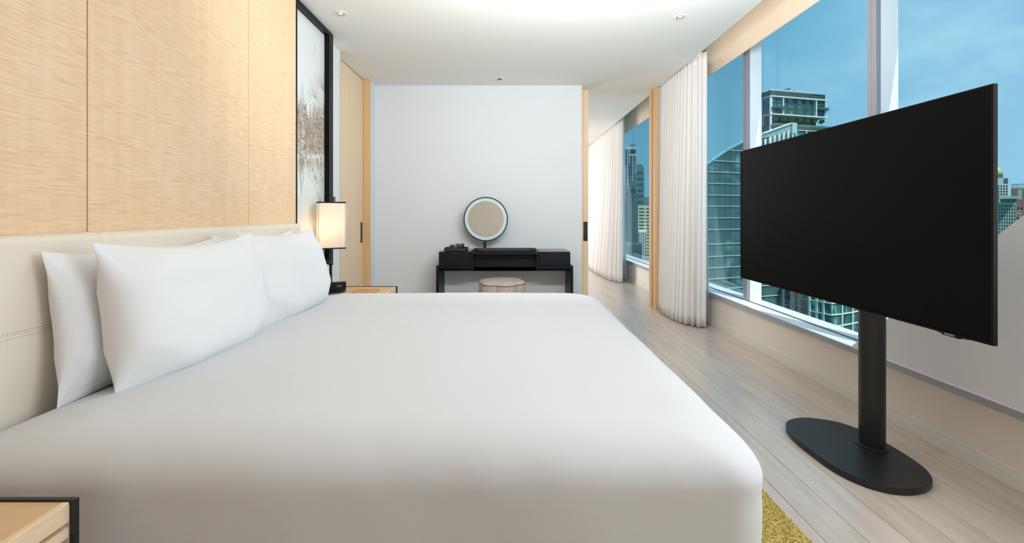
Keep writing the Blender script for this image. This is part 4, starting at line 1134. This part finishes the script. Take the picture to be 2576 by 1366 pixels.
for a, b in ((640, 680), (708, 770), (772, 832), (860, 915), (917, 985), (1010, 1080)):
    bm = NB(); zz = zPod-2.6; fslab(bm, Sx(a), Sx(b), zz-6.5, zz, -0.9, -0.5); mk('window_pane', bm, MATS['blue_pane'], rt, smooth=None, own=True)
bm = NB()
for a in (693, 843, 990): fslab(bm, Sx(a)-0.3, Sx(a)+0.3, zPod-11, zPod-2.0, -0.9, 0.3)
fslab(bm, Sx(640), Sx(1100), zPod-2.5, zPod-2.0, -0.9, 0.2)
mk('white_post', bm, MATS['slab_white'], rt, smooth=None)
# terrace trees
def leafy(bm, c, r, seed):
    bmesh.ops.create_icosphere(bm, subdivisions=3, radius=r, matrix=Matrix.Translation(c))
    for v_ in bm.verts:
        d = (v_.co-Vector(c)); n_ = noise.noise(d*1.1+Vector((seed*7.3, 0, 0)))*0.55+noise.noise(d*2.9+Vector((seed, 4, 0)))*0.4
        v_.co = Vector(c)+Vector((d.x, d.y, d.z*(0.85 if d.z > 0 else 0.6)))*(1+n_)
txs = [432, 562, 675, 788, 893, 1000, 1110]
ord_ = ['leftmost', 'second from the left', 'third from the left', 'middle', 'fifth from the left', 'sixth from the left', 'rightmost']
for i, zx in enumerate(txs):
    s = Sx(zx); bpos = C0+U*s+NF*-2.2; zc = zPod+4.2
    t = thing('terrace_tree', '%s small round green tree on the tower terrace' % ord_[i], 'tree', (bpos.x, bpos.y, zPod), 'small trees on the tower terrace')
    bm = NB(); leafy(bm, (bpos.x, bpos.y, zc), 1.55, i+1); mk('crown', bm, MATS['leaf'], t, smooth=None)
    bm = NB(); lathe(bm, bpos.x, bpos.y, [(0.14, zPod), (0.10, zPod+3.4)], 8); mk('trunk', bm, MATS['bark'], t)

# ---- gridded apartment block seen below the television
ga = thing('gridded_apartments', 'folded apartment facade with a white grid below the television', 'building', (110, 140, GZ))
pl = [(2036, 143), (2090, 137), (2117, 138.3), (2171, 143.5), (2290, 156)]
pp = [Vector(((px-CX)*Y/F, Y, 0)) for px, Y in pl]
zfl = [-9-3.72*k for k in range(16)]
bm = NB()
prism(bm, [(p.x, p.y+0.6) for p in pp]+[(pp[-1].x+6, 190), (pp[0].x+40, 190)], GZ, -6); mk('core', bm, MATS['facade_darker'], ga, smooth=None)
H0 = Vector((0, 0, 1))
def segbar(bm, a, b, z0, z1, out=0.3, dep=0.5):
    d = (b-a).normalized(); n_ = Vector((d.y, -d.x, 0))
    loops(bm, [[a+n_*out+H0*z0, b+n_*out+H0*z0, b+n_*out+H0*z1, a+n_*out+H0*z1], [a-n_*dep+H0*z0, b-n_*dep+H0*z0, b-n_*dep+H0*z1, a-n_*dep+H0*z1]])
for z in zfl:
    bm = NB()
    for a, b in zip(pp, pp[1:]): segbar(bm, a, b, z-0.16, z+0.16)
    mk('floor_beam', bm, MATS['slab_white'], ga, smooth=None, own=True)
vp = []
for px in (2036, 2054, 2071, 2117, 2143, 2171, 2200, 2230, 2262):
    k = (px-CX)/F
    for a, b in zip(pp, pp[1:]):
        d = b-a; t = (k*a.y-a.x)/(d.x-k*d.y)
        if -1e-4 <= t <= 1.0001:
            vp.append((px, a+d*t)); break
bm = NB()
for px, p in vp: segbar(bm, p-Vector((0.17, 0, 0)), p+Vector((0.17, 0, 0)), -64, -8, 0.45, 0.5)
mk('white_post', bm, MATS['slab_white'], ga, smooth=None)
allp = sorted(vp+[(2090, pp[1])], key=lambda q: q[0])
for (pa, a), (pb, b) in zip(allp, allp[1:]):
    if pa > 2171: continue
    for z1, z0 in zip(zfl[3:], zfl[4:]):
        if z0 < -50: continue
        bm = NB(); segbar(bm, a.lerp(b, 0.04), a.lerp(b, 0.96), z0+0.2, z1-0.2, -0.05, 0.5); mk('window_pane', bm, MATS['green_pane_busy'], ga, smooth=None, own=True)
# the slim dark block between the glass tower and the grid
sb = thing('balcony_block', 'narrow dark glass block with pale balcony slabs between the two facades below the television', 'building', (100, 150, GZ))
a = P(1999, 0, 160); b = P(2034, 0, 155)
a.z = b.z = 0
bm = NB(); prism(bm, [(a.x, a.y), (b.x, b.y), (b.x+2, b.y+8), (a.x+2, a.y+8)], GZ, -5); mk('core', bm, MATS['facade_darker'], sb, smooth=None)
for k in range(12):
    bm = NB(); z = -12-3.0*k; l0 = 0.35 if k % 2 else 0.55; segbar(bm, a.lerp(b, l0-0.35 if k % 3 else 0.5), a.lerp(b, l0+0.2 if k % 3 else 1.0), z-0.15, z+0.15, 0.8, 0.1); mk('balcony_slab', bm, MATS['slab_white'], sb, smooth=None, own=True)
for k in range(12):
    for f0, f1 in ((0.05, 0.3), (0.35, 0.62), (0.67, 0.95)):
        z = -12-3.0*k; bm = NB(); segbar(bm, a.lerp(b, f0), a.lerp(b, f1), z+0.3, z+2.7, 0.1, 0.1); mk('window_pane', bm, MATS['green_pane_busy'], sb, smooth=None, own=True)
bm = NB(); segbar(bm, a.lerp(b, 0.38), a.lerp(b, 0.44), -50, -24, 0.9, 0.1); mk('white_post', bm, MATS['slab_white'], sb, smooth=None)

# ---- simple towers as boxes facing the hotel with joined small windows
def facing(px0, px1, Y):
    ka, kb = (px0-CX)/F, (px1-CX)/F; k = (ka+kb)/2; ax = ka*Y; t = (kb*Y-ax)/(1+kb*k)
    return Vector((ax, Y, 0)), Vector((ax+t, Y-k*t, 0))
def tower(name, label, px0, px1, py, Y, depth, wallm, skew=0.0, win=None, winm='far_window', zbot=GZ, extra=None):
    A, B = facing(px0, px1, Y); A.z = B.z = P(px0, py, Y).z; zt = A.z
    r = thing(name, label, 'building', ((A.x+B.x)/2, Y, zbot))
    d = Vector((B.x-A.x, B.y-A.y, 0)); n_ = Vector((-d.y, d.x, 0)).normalized()
    bm = NB(); prism(bm, [(A.x, A.y), (B.x, B.y), (B.x+n_.x*depth, B.y+n_.y*depth), (A.x+n_.x*depth, A.y+n_.y*depth)], zbot, zt)
    mk('walls', bm, MATS[wallm], r, smooth=None)
    if win:
        nc, wf, z0f, fh, whf = win; bm = NB(); z = zt-z0f
        zlow = P(px0, 700, Y).z
        while z > max(zlow, zbot+3):
            for i in range(nc):
                f0 = (i+0.5-wf/2)/nc; f1 = (i+0.5+wf/2)/nc
                a_ = Vector((A.x, A.y, 0)).lerp(Vector((B.x, B.y, 0)), f0); b_ = Vector((A.x, A.y, 0)).lerp(Vector((B.x, B.y, 0)), f1)
                segbar(bm, a_, b_, z-fh*whf, z, 0.12, 0.1)
            z -= fh
        mk('windows', bm, MATS[winm], r, smooth=None, kind='stuff')
    return r, A, B
def addseg(r, name, px0, px1, py0, py1, Y, m, out=0.5, dep=0.5, own=True):
    a_, b_ = facing(px0, px1, Y); z0, z1 = P(0, py1, Y).z, P(0, py0, Y).z
    a_.z = b_.z = 0; bm = NB(); segbar(bm, a_, b_, z0, z1, out, dep); return mk(name, bm, MATS[m], r, smooth=None, own=own)
def Q(zx, zy): return 1570+zx/9.1, 350+zy/9.1           # far-room view, upper crop
# tall stepped tower with white fins
r, A, B = tower('finned_tower', 'tall teal tower with white vertical fins seen through the door opening', 1560, 1602.5, 396, 420, 30, 'facade_teal', win=(14, 0.7, 2, 3.6, 0.55))
addseg(r, 'upper_block', 1580, 1600, 372, 396, 422, 'facade_darker', 0, 20)
addseg(r, 'upper_block', 1566, 1583.5, 372, 396, 415, 'facade_teal', 0, 20)
addseg(r, 'roof_box', 1585, 1598.8, 363, 370, 424, 'facade_blue', 0, 12)
addseg(r, 'crown_band', 1570, 1600, 370, 375.5, 408, 'spandrel', 0.6, 20)
addseg(r, 'crown_band', 1584, 1601.5, 388, 391.5, 408, 'spandrel', 0.8, 4)
for px, y0, y1 in ((1579, 371, 476), (1583.5, 371, 412), (1591.5, 391, 485), (1600.8, 388, 412), (1599.2, 412, 485)):
    addseg(r, 'white_fin', px-0.5, px+0.6, y0, y1, 405, 'slab_white', 0.5, 1)
r, A, B = tower('louvred_tower', 'stepped blue-grey tower right of the finned tower', 1600, 1620.5, 424, 380, 30, 'facade_teal', win=(1, 0.75, 3, 5.2, 0.45))
addseg(r, 'roof_step', 1603, 1615, 414, 424, 384, 'facade_teal', 0, 15); addseg(r, 'roof_step', 1603, 1618, 416, 424, 383, 'facade_teal', 0, 15)
r, A, B = tower('dark_midrise', 'plain dark slab block in front of the finned tower', 1560, 1604.5, 486, 260, 30, 'facade_darker')
tower('cream_apartments', 'cream striped apartment tower beside the wooden jamb', 1605, 1660, 517, 330, 25, 'facade_cream', win=(3, 0.72, 2, 2.55, 0.4))
tower('white_apartments', 'white apartment block below the cream tower with small windows', 1607, 1627, 582, 320, 12, 'facade_white', win=(4, 0.6, 1.2, 1.15*1.2, 0.55))
tower('low_terrace_block', 'low teal block at the foot of the dark slab', 1560, 1587, 615, 230, 20, 'facade_blue')
tower('low_dark_block', 'low dark roof block left of the road', 1587, 1615, 616, 225, 20, 'facade_darker')
tower('distant_block', 'distant hazy flat block behind the striped tower', 1595, 1700, 496, 600, 20, 'facade_blue')
for i in range(26):
    pass
# towers at the right edge beyond the television
def R_(zx, zy): return 2490+zx/7.59, 420+zy/7.59
def rtower(name, label, zx0, zx1, zy, Y, depth, m, win=None, skew=0.0): 
    a_ = R_(zx0, zy); b_ = R_(zx1, zy); return tower(name, label, a_[0], b_[0], a_[1], Y, depth, m, skew, win, winm='far_window')
r, A, B = rtower('domed_tower', 'white tower with a pale green dome at the right edge of the television', -60, 352, 222, 520, 30, 'facade_white', (8, 0.45, 9, 3.2, 0.6))
addseg(r, 'glass_crown', *(R_(260, 0)[0], R_(346, 0)[0]), R_(0, 222)[1], R_(0, 318)[1], 498, 'facade_blue', 0.5, 5)
addseg(r, 'crown_ring', *(R_(40, 0)[0], R_(252, 0)[0]), R_(0, 140)[1], R_(0, 222)[1], 528, 'facade_teal', 0.5, 16)
dcn = P(R_(100, 140)[0], R_(100, 140)[1], 536); bm = NB(); rr = (R_(208, 0)[0]-R_(100, 0)[0])*536/F
lathe(bm, dcn.x, dcn.y, [(rr*math.cos(a*PI/16), dcn.z+rr*1.3*math.sin(a*PI/16)) for a in range(8)]+[(0, dcn.z+rr*1.3)], 28); mk('dome', bm, MATS['dome_green'], r)
r, A, B = rtower('brown_tower', 'brown apartment tower with a pale roof frame at the right picture edge', 402, 760, 410, 480, 25, 'facade_brown', (9, 0.25, 30, 3.6, 0.5))
addseg(r, 'roof_frame', R_(400, 0)[0], R_(760, 0)[0], R_(0, 325)[1], R_(0, 345)[1], 464, 'facade_grey', 0.5, 5)
for k in range(8): addseg(r, 'roof_post', R_(430+k*38, 0)[0], R_(442+k*38, 0)[0], R_(0, 345)[1], R_(0, 412)[1], 464, 'facade_grey', 0.5, 1)
addseg(r, 'roof_frame', R_(400, 0)[0], R_(760, 0)[0], R_(0, 380)[1], R_(0, 390)[1], 464, 'facade_grey', 0.5, 1)
addseg(r, 'stair_tower', R_(536, 0)[0], R_(614, 0)[0], R_(0, 430)[1], R_(0, 620)[1], 455, 'facade_grey', 0.5, 5)
for k in range(9): addseg(r, 'balcony_slab', R_(560, 0)[0], R_(614, 0)[0], R_(0, 450+k*19)[1], R_(0, 455+k*19)[1], 450, 'slab_white', 1.2, 1)
r, A, B = rtower('grey_apartments', 'grey-green apartment block just above the diagonal casing', 165, 505, 680, 400, 25, 'facade_grey', (7, 0.38, 2.5, 3.05, 0.6))
addseg(r, 'penthouse', R_(200, 0)[0], R_(540, 0)[0], R_(0, 560)[1], R_(0, 610)[1], 396, 'spandrel', 0.5, 10)
addseg(r, 'terrace_wall', R_(200, 0)[0], R_(510, 0)[0], R_(0, 610)[1], R_(0, 682)[1], 405, 'facade_dark', 0.5, 8)
for k in range(3): addseg(r, 'penthouse_band', R_(200, 0)[0], R_(386, 0)[0], R_(0, 560+k*18)[1], R_(0, 565+k*18)[1], 388, 'slab_white', 0.9, 1)
r, A, B = rtower('brick_wing', 'dark reddish apartment wing at the right picture edge above the casing', 505, 780, 684, 396, 25, 'facade_brown', (4, 0.4, 4, 8.0, 0.38))
for k in range(3): addseg(r, 'balcony_slab', R_(530, 0)[0], R_(612, 0)[0], R_(0, 830+k*55)[1], R_(0, 840+k*55)[1], 382, 'slab_white', 1.4, 1)
